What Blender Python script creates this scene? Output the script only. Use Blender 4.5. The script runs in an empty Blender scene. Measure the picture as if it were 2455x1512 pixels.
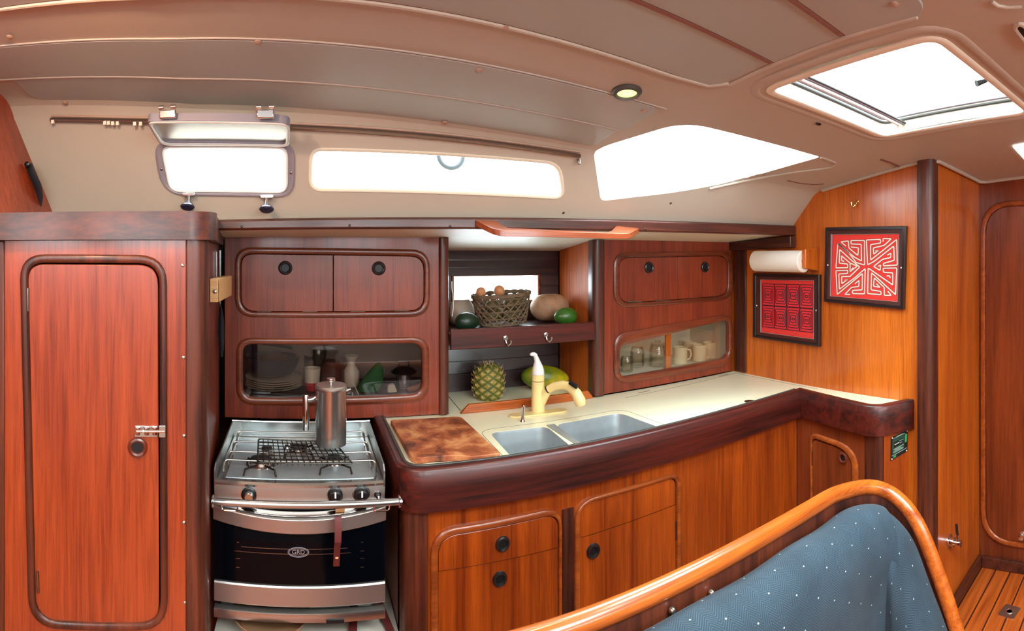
import bpy, bmesh, math, random
from mathutils import Vector, Matrix
from mathutils.bvhtree import BVHTree
random.seed(7)
sc = bpy.context.scene
COL = sc.collection
# ---------------------------------------------------------------- camera (a cylindrical panorama, as the photograph)
F, X0, Y0, E = 1300.0, 735.0, 611.0, 1.58
cam = bpy.data.cameras.new('camera'); cam.type = 'PANO'; cam.panorama_type = 'CENTRAL_CYLINDRICAL'
cam.central_cylindrical_radius = 1.0
cam.central_cylindrical_range_u_min = (0 - X0) / F; cam.central_cylindrical_range_u_max = (2455 - X0) / F
cam.central_cylindrical_range_v_min = -(1512 - Y0) / F; cam.central_cylindrical_range_v_max = Y0 / F
cam.clip_start = 0.02
camo = bpy.data.objects.new('camera', cam); COL.objects.link(camo)
camo.location = (0, 0, E); camo.rotation_euler = (math.pi / 2, 0, 0); sc.camera = camo
# ---------------------------------------------------------------- sky, exposure
W = bpy.data.worlds.new('overcast sky'); sc.world = W; W.use_nodes = True
bg = W.node_tree.nodes['Background']; bg.inputs[0].default_value = (0.82, 0.95, 1.0, 1); bg.inputs[1].default_value = 26.0
vs = sc.view_settings; vs.view_transform = 'Standard'; vs.look = 'None'; vs.gamma = 1.0; vs.use_curve_mapping = False; vs.exposure = 0.0
sc.cycles.use_denoising = True
sc.cycles.max_bounces = 10; sc.cycles.diffuse_bounces = 6; sc.cycles.transparent_max_bounces = 16
sc.cycles.sample_clamp_indirect = 6.0
def portal(name, c, n, sx, sy):
    l = bpy.data.lights.new(name, 'AREA'); l.shape = 'RECTANGLE'; l.size = sx; l.size_y = sy; l.cycles.is_portal = True
    o = bpy.data.objects.new(name, l); COL.objects.link(o); o.location = c
    o.rotation_euler = Vector(n).to_track_quat('-Z', 'Y').to_euler(); return o
def lamp(name, c, n, size, power, col):
    l = bpy.data.lights.new(name, 'AREA'); l.shape = 'DISK'; l.size = size; l.energy = power; l.color = col
    o = bpy.data.objects.new(name, l); COL.objects.link(o); o.location = c
    o.rotation_euler = Vector(n).to_track_quat('-Z', 'Y').to_euler(); return o

# ---------------------------------------------------------------- measuring helpers: a pixel's sight line met with a real plane of the cabin
def ray(px, py):
    a = (px - X0) / F
    return Vector((math.sin(a), math.cos(a), (Y0 - py) / F))
EYE = Vector((0, 0, E))
def onz(px, py, z):
    d = ray(px, py); return EYE + d * ((z - E) / d.z)
def ony(px, py, y):
    d = ray(px, py); return EYE + d * (y / d.y)
def onx(px, py, x):
    d = ray(px, py); return EYE + d * (x / d.x)
class Plane:
    """vertical plane: through p0, running along the unit vector u; n points into the cabin"""
    def __init__(s, p0, p1):
        s.o = Vector((p0[0], p0[1], 0)); s.u = (Vector((p1[0], p1[1], 0)) - s.o).normalized()
        s.n = Vector((s.u.y, -s.u.x, 0))
        if s.n.dot(-s.o) < 0: s.n = -s.n
    def uv(s, px, py, off=0.0):
        d = ray(px, py); o = s.o + s.n * off
        k = (o - EYE).dot(s.n) / d.dot(s.n)
        p = EYE + d * k
        return ((p - s.o).dot(s.u), p.z)
    def pt(s, u, z, d=0.0):
        p = s.o + s.u * u + s.n * d; return Vector((p.x, p.y, z))
    def px(s, poly, off=0.0): return [s.uv(x, y, off) for x, y in poly]
def rpoly(c, r, n=6):
    """polygon with rounded corners; r a number or one per corner; works on 2-D or 3-D points"""
    c = [Vector(p) for p in c]; m = len(c)
    if not isinstance(r, (list, tuple)): r = [r] * m
    out = []
    for i in range(m):
        a, b, d = c[i - 1], c[i], c[(i + 1) % m]
        e1, e2 = (a - b), (d - b)
        k1 = min(r[i], e1.length * .49); k2 = min(r[i], e2.length * .49)
        s, t = b + e1.normalized() * k1, b + e2.normalized() * k2
        for j in range(n):
            w = j / (n - 1)
            w2 = 0.5 * (1 - math.cos(math.pi * w)) * .0 + w
            # blend of a quadratic curve bent to near-circular
            q = s * (1 - w2) ** 2 + b * 2 * w2 * (1 - w2) + t * w2 ** 2
            out.append(q)
    return out

# ---------------------------------------------------------------- materials
MAT = {}
def nodes(name):
    m = bpy.data.materials.new(name); m.use_nodes = True; MAT[name] = m
    return m, m.node_tree.nodes, m.node_tree.links, m.node_tree.nodes['Principled BSDF']
def srgb(r, g, b):
    f = lambda c: (c / 255 / 12.92) if c / 255 <= .04045 else ((c / 255 + .055) / 1.055) ** 2.4
    return (f(r), f(g), f(b), 1)
def simple(name, col, rough=.5, metal=0, coat=0, bump=0, bscale=80, trans=0, ior=None, emit=None, var=0.0, vscale=6):
    m, N, L, b = nodes(name)
    b.inputs['Base Color'].default_value = col; b.inputs['Roughness'].default_value = rough
    b.inputs['Metallic'].default_value = metal; b.inputs['Coat Weight'].default_value = coat; b.inputs['Coat Roughness'].default_value = .12
    if trans: b.inputs['Transmission Weight'].default_value = trans
    if ior: b.inputs['IOR'].default_value = ior
    tc = N.new('ShaderNodeTexCoord')
    if emit: b.inputs['Emission Color'].default_value = emit[0]; b.inputs['Emission Strength'].default_value = emit[1]
    if bump:
        t = N.new('ShaderNodeTexNoise'); t.inputs['Scale'].default_value = bscale; t.inputs['Detail'].default_value = 4
        L.new(tc.outputs['Object'], t.inputs['Vector'])
        bp = N.new('ShaderNodeBump'); bp.inputs['Strength'].default_value = bump; bp.inputs['Distance'].default_value = .002
        L.new(t.outputs[0], bp.inputs['Height']); L.new(bp.outputs[0], b.inputs['Normal'])
    if var:
        t = N.new('ShaderNodeTexNoise'); t.inputs['Scale'].default_value = vscale; t.inputs['Detail'].default_value = 5
        L.new(tc.outputs['Object'], t.inputs['Vector'])
        mx = N.new('ShaderNodeMix'); mx.data_type = 'RGBA'; mx.blend_type = 'MULTIPLY'; mx.inputs[0].default_value = 1
        rr = N.new('ShaderNodeMapRange'); rr.inputs[1].default_value = .3; rr.inputs[2].default_value = .7; rr.inputs[3].default_value = 1 - var; rr.inputs[4].default_value = 1 + var * .3
        L.new(t.outputs[0], rr.inputs[0]); mx.inputs[6].default_value = col; L.new(rr.outputs[0], mx.inputs[7]); L.new(mx.outputs[2], b.inputs['Base Color'])
    return m
def wood(name, light, dark, axis='z', rough=.32, coat=.4, fine=70, band=9, amount=1.15, bands=.4):
    """varnished teak or mahogany with the grain along the axis"""
    m, N, L, b = nodes(name)
    tc = N.new('ShaderNodeTexCoord')
    def mapped(s_across, s_along):
        mp = N.new('ShaderNodeMapping'); s = [s_across] * 3; s['xyz'.index(axis)] = s_along
        mp.inputs['Scale'].default_value = s; L.new(tc.outputs['Object'], mp.inputs['Vector']); return mp
    n1 = N.new('ShaderNodeTexNoise'); n1.inputs['Scale'].default_value = 1; n1.inputs['Detail'].default_value = 5; n1.inputs['Roughness'].default_value = .65; n1.inputs['Distortion'].default_value = .3
    L.new(mapped(fine, 2.2).outputs[0], n1.inputs['Vector'])
    n2 = N.new('ShaderNodeTexNoise'); n2.inputs['Scale'].default_value = 1; n2.inputs['Detail'].default_value = 3; n2.inputs['Distortion'].default_value = .8
    L.new(mapped(band, .8).outputs[0], n2.inputs['Vector'])
    n3 = N.new('ShaderNodeTexNoise'); n3.inputs['Scale'].default_value = 1; n3.inputs['Detail'].default_value = 2
    L.new(mapped(fine * 4, 9).outputs[0], n3.inputs['Vector'])
    add = N.new('ShaderNodeMath'); add.operation = 'MULTIPLY_ADD'; add.inputs[1].default_value = 1 - bands
    mul = N.new('ShaderNodeMath'); mul.operation = 'MULTIPLY'; mul.inputs[1].default_value = bands
    L.new(n2.outputs[0], mul.inputs[0]); L.new(n1.outputs[0], add.inputs[0]); L.new(mul.outputs[0], add.inputs[2])
    cr = N.new('ShaderNodeValToRGB'); e = cr.color_ramp.elements
    e[0].position = .5 - .17 / amount; e[0].color = dark; e[1].position = .5 + .15 / amount; e[1].color = light
    L.new(add.outputs[0], cr.inputs[0])
    mx = N.new('ShaderNodeMix'); mx.data_type = 'RGBA'; mx.blend_type = 'MULTIPLY'; mx.inputs[0].default_value = .35 * amount
    r2 = N.new('ShaderNodeMapRange'); r2.inputs[1].default_value = .35; r2.inputs[2].default_value = .5; r2.inputs[3].default_value = .45; r2.inputs[4].default_value = 1
    L.new(n3.outputs[0], r2.inputs[0]); L.new(cr.outputs[0], mx.inputs[6]); L.new(r2.outputs[0], mx.inputs[7])
    L.new(mx.outputs[2], b.inputs['Base Color'])
    b.inputs['Roughness'].default_value = rough; b.inputs['Coat Weight'].default_value = coat; b.inputs['Coat Roughness'].default_value = .15
    return m
wood('locker_veneer', srgb(170, 70, 32), srgb(122, 40, 16))
wood('red_veneer', srgb(150, 62, 34), srgb(96, 32, 18), band=6, bands=.55, coat=.25, rough=.4)
wood('teak_veneer', srgb(178, 78, 18), srgb(112, 38, 8), band=11, bands=.55)
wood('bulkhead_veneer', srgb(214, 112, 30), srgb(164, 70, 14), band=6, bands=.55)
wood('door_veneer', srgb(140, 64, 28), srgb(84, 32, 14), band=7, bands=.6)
wood('dark_trim_x', srgb(104, 46, 28), srgb(30, 12, 9), 'x', fine=50, band=14, bands=.5, coat=.18, rough=.42)
wood('dark_trim_z', srgb(110, 50, 28), srgb(36, 14, 10), 'z', fine=50, band=14, bands=.5, coat=.18, rough=.42)
wood('dark_trim_y', srgb(104, 46, 28), srgb(30, 12, 9), 'y', fine=50, band=14, bands=.5, coat=.18, rough=.42)
wood('fiddle_x', srgb(92, 26, 15), srgb(26, 7, 5), 'x', fine=60, band=16, bands=.5, coat=.22, rough=.42, amount=1.3)
wood('moulding', srgb(134, 62, 34), srgb(84, 34, 20), 'x', fine=40, band=14)
wood('moulding_light', srgb(176, 88, 34), srgb(120, 50, 18), 'x', fine=40, band=14)
wood('niche_side', srgb(206, 104, 26), srgb(150, 62, 12), coat=0, rough=.6)
wood('handle_teak', srgb(178, 88, 46), srgb(124, 52, 24), 'x', fine=60, band=16, rough=.35)
wood('rail_teak', srgb(200, 104, 34), srgb(146, 62, 16), 'x', fine=60, band=16, rough=.25)
wood('pale_wood', srgb(222, 176, 122), srgb(196, 146, 92), 'x', fine=60, coat=0, rough=.55)
wood('lining_board', srgb(64, 38, 38), srgb(34, 20, 22), 'x', fine=50)
simple('dark_hole', srgb(10, 12, 14), .5)  # black put in for the shade inside holes and recesses
simple('ring_black', srgb(26, 24, 26), .3, coat=.4)
simple('ring_brown', srgb(96, 40, 26), .3, coat=.5)
simple('headliner', srgb(184, 174, 158), .55, bump=.15, bscale=220)
simple('panel_vinyl', srgb(168, 173, 168), .38, bump=.1, bscale=300)
simple('piping', srgb(120, 74, 62), .5)
simple('seam_light', srgb(180, 170, 160), .4)
simple('cream_liner', srgb(232, 226, 206), .5)
simple('laminate', srgb(242, 238, 204), .35, coat=.2, var=.03)
simple('seam_grey', srgb(120, 108, 88), .6)
simple('steel', srgb(190, 192, 190), .24, metal=.95, bump=.05, bscale=60)
simple('sink_steel', srgb(196, 206, 210), .4, metal=.72, var=.15, vscale=14)
simple('brushed', srgb(190, 184, 178), .4, metal=.9)
simple('chrome', srgb(225, 225, 225), .12, metal=1)
simple('pewter', srgb(140, 132, 124), .3, metal=1)
simple('brass', srgb(220, 190, 120), .2, metal=1)
simple('grey_alloy', srgb(150, 146, 156), .4, metal=.3)
simple('white_seal', srgb(232, 232, 226), .5)
simple('black_plastic', srgb(16, 17, 20), .35)
simple('blue_black', srgb(40, 46, 72), .3, coat=.3)
simple('oven_glass', srgb(4, 6, 11), .08); MAT['oven_glass'].node_tree.nodes['Principled BSDF'].inputs['Specular IOR Level'].default_value = .12
simple('oven_inside', srgb(14, 12, 12), .5)
simple('cast_iron', srgb(34, 34, 36), .5)
simple('wire', srgb(150, 145, 138), .28, metal=1)
simple('wire_dark', srgb(70, 66, 62), .35, metal=1)
simple('biscuit', srgb(240, 216, 150), .28, coat=.4)
simple('white_plastic', srgb(236, 234, 232), .3, coat=.3)
simple('paper', srgb(240, 232, 218), .85, bump=.3, bscale=150)
simple('frame_black', srgb(34, 26, 28), .3, coat=.4)
simple('frame_brown', srgb(70, 34, 30), .3, coat=.4)
simple('mola_red', srgb(222, 52, 44), .9, bump=.4, bscale=500)
simple('mola_crimson', srgb(216, 42, 50), .9, bump=.4, bscale=500)
simple('mola_cream', srgb(238, 214, 196), .9, bump=.4, bscale=500)
simple('mola_dark', srgb(70, 18, 30), .9)
simple('plate_green', srgb(30, 70, 54), .4)
simple('plate_dark', srgb(18, 26, 26), .4)
simple('bright_green', srgb(50, 150, 84), .4)
simple('pale_ink', srgb(190, 210, 200), .5)
simple('strap', srgb(22, 24, 32), .7)
simple('tape', srgb(96, 32, 28), .6)
simple('avocado_dark', srgb(22, 48, 32), .35, bump=.3, bscale=60, var=.3, vscale=30)
simple('avocado_green', srgb(52, 100, 30), .3, bump=.2, bscale=60, var=.3, vscale=30)
simple('squash', srgb(170, 128, 96), .6, bump=.3, bscale=40, var=.35, vscale=22)
simple('wicker', srgb(120, 98, 76), .75, bump=.4, bscale=200, var=.4, vscale=40)
simple('egg', srgb(206, 140, 92), .5)
simple('potato', srgb(110, 104, 60), .6, var=.4, vscale=20)
simple('pouch', srgb(170, 156, 140), .5, bump=.8, bscale=60, var=.3, vscale=25)
simple('cord_white', srgb(205, 200, 190), .6)
simple('china', srgb(214, 196, 170), .35)
simple('mug', srgb(230, 214, 176), .35)
simple('pot_dark', srgb(30, 32, 50), .35)
simple('pot_brown', srgb(86, 46, 36), .4)
simple('red_plastic', srgb(190, 40, 44), .4)
simple('green_cloth', srgb(34, 92, 44), .8)
simple('cabinet_back', srgb(150, 126, 112), .7)
simple('clay', srgb(160, 90, 60), .6)
simple('bowl_tan', srgb(176, 128, 92), .5)
simple('white_liner', srgb(216, 208, 190), .5)
simple('nut_metal', srgb(190, 184, 172), .3, metal=1)
simple('deck_line', srgb(60, 22, 10), .7)
simple('cap_beige', srgb(170, 140, 122), .5)
simple('lens', srgb(250, 245, 200), .4, emit=((1.0, .97, .30, 1), 1.6))
simple('glow_white', srgb(250, 250, 250), .4, emit=((1, 1, 1, 1), 3.0))
simple('bract', srgb(176, 150, 116), .7)
simple('frosted', srgb(230, 232, 226), .3, trans=.0)
simple('outside_rope', srgb(14, 22, 28), .6)
simple('rubber', srgb(66, 66, 62), .5)
simple('hull_white', srgb(214, 214, 212), .5)

def glass_mat(name, tint, gloss=.10, rough=.02):
    m, N, L, b = nodes(name); N.remove(b)
    out = [n for n in N if n.type == 'OUTPUT_MATERIAL'][0]
    t = N.new('ShaderNodeBsdfTransparent'); t.inputs[0].default_value = tint
    g = N.new('ShaderNodeBsdfGlossy'); g.inputs['Roughness'].default_value = rough
    fr = N.new('ShaderNodeFresnel'); fr.inputs[0].default_value = 1.45
    mx = N.new('ShaderNodeMixShader'); ma = N.new('ShaderNodeMath'); ma.operation = 'MULTIPLY_ADD'; ma.inputs[1].default_value = .6; ma.inputs[2].default_value = gloss * .2
    L.new(fr.outputs[0], ma.inputs[0]); L.new(ma.outputs[0], mx.inputs[0]); L.new(t.outputs[0], mx.inputs[1]); L.new(g.outputs[0], mx.inputs[2]); L.new(mx.outputs[0], out.inputs[0])
    return m
glass_mat('window_glass', (.97, .99, 1, 1))
glass_mat('cabinet_glass', (.93, .92, .90, 1))
glass_mat('smoked_glass', (.80, .78, .78, 1))
glass_mat('jar_glass', (.95, .94, .90, 1), gloss=.2)

def pale_pane_mat():  # translucent glass, its paleness also standing in for the window's reflection
    m, N, L, b = nodes('sash_glass'); N.remove(b)
    out = [n for n in N if n.type == 'OUTPUT_MATERIAL'][0]
    t = N.new('ShaderNodeBsdfTransparent'); d = N.new('ShaderNodeBsdfTranslucent'); d.inputs[0].default_value = (.75, .77, .74, 1)
    f = N.new('ShaderNodeBsdfDiffuse'); f.inputs[0].default_value = (.6, .62, .58, 1)
    a = N.new('ShaderNodeMixShader'); a.inputs[0].default_value = .4; c = N.new('ShaderNodeMixShader'); c.inputs[0].default_value = .55
    L.new(d.outputs[0], a.inputs[1]); L.new(f.outputs[0], a.inputs[2]); L.new(t.outputs[0], c.inputs[1]); L.new(a.outputs[0], c.inputs[2])
    g = N.new('ShaderNodeBsdfGlossy'); g.inputs['Roughness'].default_value = .22; e = N.new('ShaderNodeMixShader'); e.inputs[0].default_value = .4
    L.new(c.outputs[0], e.inputs[1]); L.new(g.outputs[0], e.inputs[2]); L.new(e.outputs[0], out.inputs[0])
pale_pane_mat()
def cutting_board_mat():
    m, N, L, b = nodes('butcher_wood')
    tc = N.new('ShaderNodeTexCoord')
    n = N.new('ShaderNodeTexNoise'); n.inputs['Scale'].default_value = 11; n.inputs['Detail'].default_value = 8; n.inputs['Roughness'].default_value = .65; n.inputs['Distortion'].default_value = .4
    L.new(tc.outputs['Object'], n.inputs['Vector'])
    cr = N.new('ShaderNodeValToRGB'); e = cr.color_ramp.elements
    e[0].position = .34; e[0].color = srgb(80, 44, 34); e[1].position = .64; e[1].color = srgb(214, 150, 98)
    q = cr.color_ramp.elements.new(.48); q.color = srgb(164, 88, 52)
    L.new(n.outputs[0], cr.inputs[0]); L.new(cr.outputs[0], b.inputs['Base Color']); b.inputs['Roughness'].default_value = .5
cutting_board_mat()
def deck_mat():
    m, N, L, b = nodes('teak_deck')
    tc = N.new('ShaderNodeTexCoord'); sep = N.new('ShaderNodeSeparateXYZ'); L.new(tc.outputs['Object'], sep.inputs[0])
    # planks run along x, seams every 8 cm of y
    d = N.new('ShaderNodeMath'); d.operation = 'DIVIDE'; d.inputs[1].default_value = .075; L.new(sep.outputs['Y'], d.inputs[0])
    fr = N.new('ShaderNodeMath'); fr.operation = 'FRACT'; L.new(d.outputs[0], fr.inputs[0])
    lt = N.new('ShaderNodeMath'); lt.operation = 'LESS_THAN'; lt.inputs[1].default_value = .09; L.new(fr.outputs[0], lt.inputs[0])
    mp = N.new('ShaderNodeMapping'); mp.inputs['Scale'].default_value = (3, 60, 3); L.new(tc.outputs['Object'], mp.inputs[0])
    n = N.new('ShaderNodeTexNoise'); n.inputs['Scale'].default_value = 1; n.inputs['Detail'].default_value = 5; L.new(mp.outputs[0], n.inputs['Vector'])
    cr = N.new('ShaderNodeValToRGB'); e = cr.color_ramp.elements; e[0].position = .3; e[0].color = srgb(150, 62, 14); e[1].position = .7; e[1].color = srgb(206, 104, 34)
    L.new(n.outputs[0], cr.inputs[0])
    mx = N.new('ShaderNodeMix'); mx.data_type = 'RGBA'; L.new(lt.outputs[0], mx.inputs[0]); L.new(cr.outputs[0], mx.inputs[6]); mx.inputs[7].default_value = srgb(60, 20, 10)
    L.new(mx.outputs[2], b.inputs['Base Color']); b.inputs['Roughness'].default_value = .35; b.inputs['Coat Weight'].default_value = .4
deck_mat()
def upholstery_mat():
    m, N, L, b = nodes('blue_upholstery')
    uv = N.new('ShaderNodeUVMap')
    mp = N.new('ShaderNodeMapping'); L.new(uv.outputs[0], mp.inputs[0]); mp.inputs['Scale'].default_value = (1, 1, 1)
    # herringbone: twill whose slant flips in every second column
    sep = N.new('ShaderNodeSeparateXYZ'); L.new(mp.outputs[0], sep.inputs[0])
    def M(op, a, bb=None, c=None):
        k = N.new('ShaderNodeMath'); k.operation = op
        for i, v in enumerate((a, bb, c)):
            if v is None: continue
            if isinstance(v, (int, float)): k.inputs[i].default_value = v
            else: L.new(v, k.inputs[i])
        return k.outputs[0]
    U, V = sep.outputs['X'], sep.outputs['Y']
    tri = M('ABSOLUTE', M('SUBTRACT', M('FRACT', M('MULTIPLY', U, 24)), .5))
    tw = M('FRACT', M('ADD', M('MULTIPLY', V, 150), M('MULTIPLY', tri, 7)))
    tw = M('LESS_THAN', tw, .5)
    # pin dots on a staggered grid
    gu = M('MULTIPLY', U, 17); gv = M('MULTIPLY', V, 14)
    gv2 = M('ADD', gv, M('MULTIPLY', M('FRACT', M('MULTIPLY', M('FLOOR', gu), .5)), 1.0))
    du = M('SUBTRACT', M('FRACT', gu), .5); dv = M('MULTIPLY', M('SUBTRACT', M('FRACT', gv2), .5), 1.6)
    dd = M('ADD', M('MULTIPLY', du, du), M('MULTIPLY', dv, dv)); dot = M('LESS_THAN', dd, .0014)
    nz = N.new('ShaderNodeTexNoise'); nz.inputs['Scale'].default_value = 9; nz.inputs['Detail'].default_value = 4; L.new(mp.outputs[0], nz.inputs['Vector'])
    cr = N.new('ShaderNodeValToRGB'); e = cr.color_ramp.elements; e[0].position = .3; e[0].color = srgb(36, 54, 66); e[1].position = .7; e[1].color = srgb(52, 74, 88)
    L.new(nz.outputs[0], cr.inputs[0])
    m1 = N.new('ShaderNodeMix'); m1.data_type = 'RGBA'; L.new(M('MULTIPLY', tw, .8), m1.inputs[0]); L.new(cr.outputs[0], m1.inputs[6]); m1.inputs[7].default_value = srgb(24, 38, 48)
    m2 = N.new('ShaderNodeMix'); m2.data_type = 'RGBA'; L.new(dot, m2.inputs[0]); L.new(m1.outputs[2], m2.inputs[6]); m2.inputs[7].default_value = srgb(168, 186, 190)
    L.new(m2.outputs[2], b.inputs['Base Color']); b.inputs['Roughness'].default_value = .9
    b.inputs['Sheen Weight'].default_value = .05
    bp = N.new('ShaderNodeBump'); bp.inputs['Strength'].default_value = .25; bp.inputs['Distance'].default_value = .001; L.new(tw, bp.inputs['Height']); L.new(bp.outputs[0], b.inputs['Normal'])
upholstery_mat()
def pine_mat():
    m, N, L, b = nodes('pineapple_skin')
    at = N.new('ShaderNodeAttribute'); at.attribute_name = 'eye'
    tc = N.new('ShaderNodeTexCoord'); n = N.new('ShaderNodeTexNoise'); n.inputs['Scale'].default_value = 18; L.new(tc.outputs['Object'], n.inputs['Vector'])
    cr = N.new('ShaderNodeValToRGB'); e = cr.color_ramp.elements; e[0].position = 0; e[0].color = srgb(74, 78, 44); e[1].position = .75; e[1].color = srgb(172, 156, 66)
    q = cr.color_ramp.elements.new(.35); q.color = srgb(112, 118, 48)
    q = cr.color_ramp.elements.new(1.0); q.color = srgb(196, 150, 104)
    L.new(at.outputs['Fac'], cr.inputs[0])
    mx = N.new('ShaderNodeMix'); mx.data_type = 'RGBA'; mx.blend_type = 'MULTIPLY'; mx.inputs[0].default_value = .6; L.new(cr.outputs[0], mx.inputs[6])
    c2 = N.new('ShaderNodeValToRGB'); e = c2.color_ramp.elements; e[0].position = .35; e[0].color = (.45, .5, .4, 1); e[1].position = .6; e[1].color = (1.1, 1, .8, 1)
    L.new(n.outputs[0], c2.inputs[0]); L.new(c2.outputs[0], mx.inputs[7]); L.new(mx.outputs[2], b.inputs['Base Color']); b.inputs['Roughness'].default_value = .6
pine_mat()
def papaya_mat():
    m, N, L, b = nodes('papaya_skin')
    tc = N.new('ShaderNodeTexCoord'); n = N.new('ShaderNodeTexNoise'); n.inputs['Scale'].default_value = 8; n.inputs['Detail'].default_value = 4; L.new(tc.outputs['Object'], n.inputs['Vector'])
    cr = N.new('ShaderNodeValToRGB'); e = cr.color_ramp.elements; e[0].position = .4; e[0].color = srgb(92, 112, 22); e[1].position = .62; e[1].color = srgb(196, 176, 24)
    L.new(n.outputs[0], cr.inputs[0]); L.new(cr.outputs[0], b.inputs['Base Color']); b.inputs['Roughness'].default_value = .35
papaya_mat()

# ---------------------------------------------------------------- objects
def tag(o, label=None, cat=None, group=None, kind=None):
    if label: o['label'] = label
    if cat: o['category'] = cat
    if group: o['group'] = group
    if kind: o['kind'] = kind
    return o
def thing(name, label, cat, loc=(0, 0, 0), group=None):
    o = bpy.data.objects.new(name, None); COL.objects.link(o); o.empty_display_size = .05
    o.location = loc; tag(o, label, cat, group); return o
def copy_tree(o, loc, label=None):
    """a thing, its parts and their sub-parts"""
    def cp(a, par):
        c = a.copy(); COL.objects.link(c)
        if par is not None: c.parent = par
        for ch in list(a.children): cp(ch, c)
        return c
    c = cp(o, None); c.location = loc
    if label: c['label'] = label
    return c
def base_of(o):
    v = Vector((0, 0, 0))
    while o is not None:
        v += Vector(o.location); o = o.parent
    return v
class MB:
    def __init__(s): s.v = []; s.f = []
    def add(s, vs, fs):
        k = len(s.v); s.v += [Vector(v) for v in vs]; s.f += [tuple(i + k for i in f) for f in fs]; return s
    def box(s, a, b):
        x0, y0, z0 = [min(p, q) for p, q in zip(a, b)]; x1, y1, z1 = [max(p, q) for p, q in zip(a, b)]
        return s.add([(x0, y0, z0), (x1, y0, z0), (x1, y1, z0), (x0, y1, z0), (x0, y0, z1), (x1, y0, z1), (x1, y1, z1), (x0, y1, z1)],
                     [(0, 3, 2, 1), (4, 5, 6, 7), (0, 1, 5, 4), (1, 2, 6, 5), (2, 3, 7, 6), (3, 0, 4, 7)])
    def prism(s, poly, vec):
        n = len(poly); vec = Vector(vec); P = [Vector(p) for p in poly]
        return s.add(P + [p + vec for p in P], [tuple(range(n)), tuple(range(2 * n - 1, n - 1, -1))] + [(i, i + n, (i + 1) % n + n, (i + 1) % n) for i in range(n)])
    def pbox(s, pl, u0, u1, z0, z1, d0, d1):
        P = [pl.pt(u0, z0, d0), pl.pt(u1, z0, d0), pl.pt(u1, z1, d0), pl.pt(u0, z1, d0)]
        return s.prism(P, pl.n * (d1 - d0))
    def loft(s, rows, closed=True, cap0=True, cap1=True):
        n = len(rows[0]); k = len(s.v)
        for r in rows: s.v += [Vector(p) for p in r]
        for i in range(len(rows) - 1):
            for j in range(n if closed else n - 1):
                a, b = k + i * n + j, k + i * n + (j + 1) % n
                s.f.append((a, b, b + n, a + n))
        if cap0: s.f.append(tuple(k + j for j in range(n)))
        if cap1: s.f.append(tuple(k + (len(rows) - 1) * n + j for j in range(n - 1, -1, -1)))
        return s
    def tube(s, path, r, n=10, closed=False, flat=None, up=None):
        P = [Vector(p) for p in path]; m = len(P); rows = []
        if not isinstance(r, (list, tuple)): r = [r] * m
        T = []
        for i in range(m):
            if closed: t = P[(i + 1) % m] - P[i - 1]
            else: t = P[min(i + 1, m - 1)] - P[max(i - 1, 0)]
            T.append(t.normalized())
        nrm = Vector(up) if up is not None else (Vector((0, 0, 1)) if abs(T[0].z) < .9 else Vector((1, 0, 0)))
        for i in range(m):
            nrm = (Vector(up) if up is not None else nrm); a = (nrm - T[i] * nrm.dot(T[i])).normalized(); b = T[i].cross(a); nrm = a
            fb = flat if flat else 1
            rows.append([P[i] + (a * math.cos(2 * math.pi * j / n) + b * math.sin(2 * math.pi * j / n) * fb) * r[i] for j in range(n)])
        if closed: rows.append(rows[0]); return s.loft(rows, cap0=False, cap1=False)
        return s.loft(rows)
    def lathe(s, c, prof, n=32, axis=(0, 0, 1), cap=True, sx=1.0, ux=None):
        """prof: (radius, height along the axis)"""
        A = Vector(axis).normalized(); U = Vector(ux) if ux else (A.cross(Vector((0, 1, 0))) if abs(A.y) < .9 else A.cross(Vector((1, 0, 0))))
        U = U.normalized(); V = A.cross(U); c = Vector(c)
        rows = [[c + A * h + (U * math.cos(2 * math.pi * j / n) * sx + V * math.sin(2 * math.pi * j / n)) * max(r, 1e-4) for j in range(n)] for r, h in prof]
        return s.loft(rows, cap0=cap, cap1=cap)
    def cyl(s, a, b, r, n=20, r2=None):
        a, b = Vector(a), Vector(b); return s.lathe(a, [(r, 0), (r if r2 is None else r2, (b - a).length)], n, b - a)
    def ell(s, c, rx, ry, rz, n=24, m=14, rot=None, shape=None):
        rows = []; c = Vector(c)
        for i in range(m + 1):
            t = math.pi * i / m; z = -math.cos(t); rr = max(math.sin(t), 1e-3)
            if shape: rr *= shape(z)
            row = []
            for j in range(n):
                p = Vector((math.cos(2 * math.pi * j / n) * rr * rx, math.sin(2 * math.pi * j / n) * rr * ry, z * rz))
                if rot is not None: p = rot @ p
                row.append(c + p)
            rows.append(row)
        return s.loft(rows)
    def plate(s, pts3, holes3, vec):
        """flat plate with holes: outlines of 3-D points, thickness vec"""
        bm = bmesh.new(); loops = []
        for L_ in [pts3] + holes3:
            vs_ = [bm.verts.new(Vector(p)) for p in L_]; loops.append(vs_)
            for i in range(len(vs_)): bm.edges.new((vs_[i - 1], vs_[i]))
        nn = Vector(vec).normalized()
        bmesh.ops.triangle_fill(bm, use_beauty=True, use_dissolve=False, edges=bm.edges[:], normal=nn)
        bm.verts.index_update(); k = len(s.v); nv = len(bm.verts)
        vs0 = [v.co.copy() for v in bm.verts]; fs = [tuple(v.index for v in f.verts) for f in bm.faces]
        s.v += vs0 + [v + Vector(vec) for v in vs0]
        s.f += [tuple(i + k for i in f) for f in fs] + [tuple(i + k + nv for i in reversed(f)) for f in fs]
        for lp in loops:
            ids = [v.index for v in lp]
            for i in range(len(ids)):
                a, b = ids[i - 1], ids[i]; s.f.append((a + k, b + k, b + k + nv, a + k + nv))
        bm.free(); return s
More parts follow.
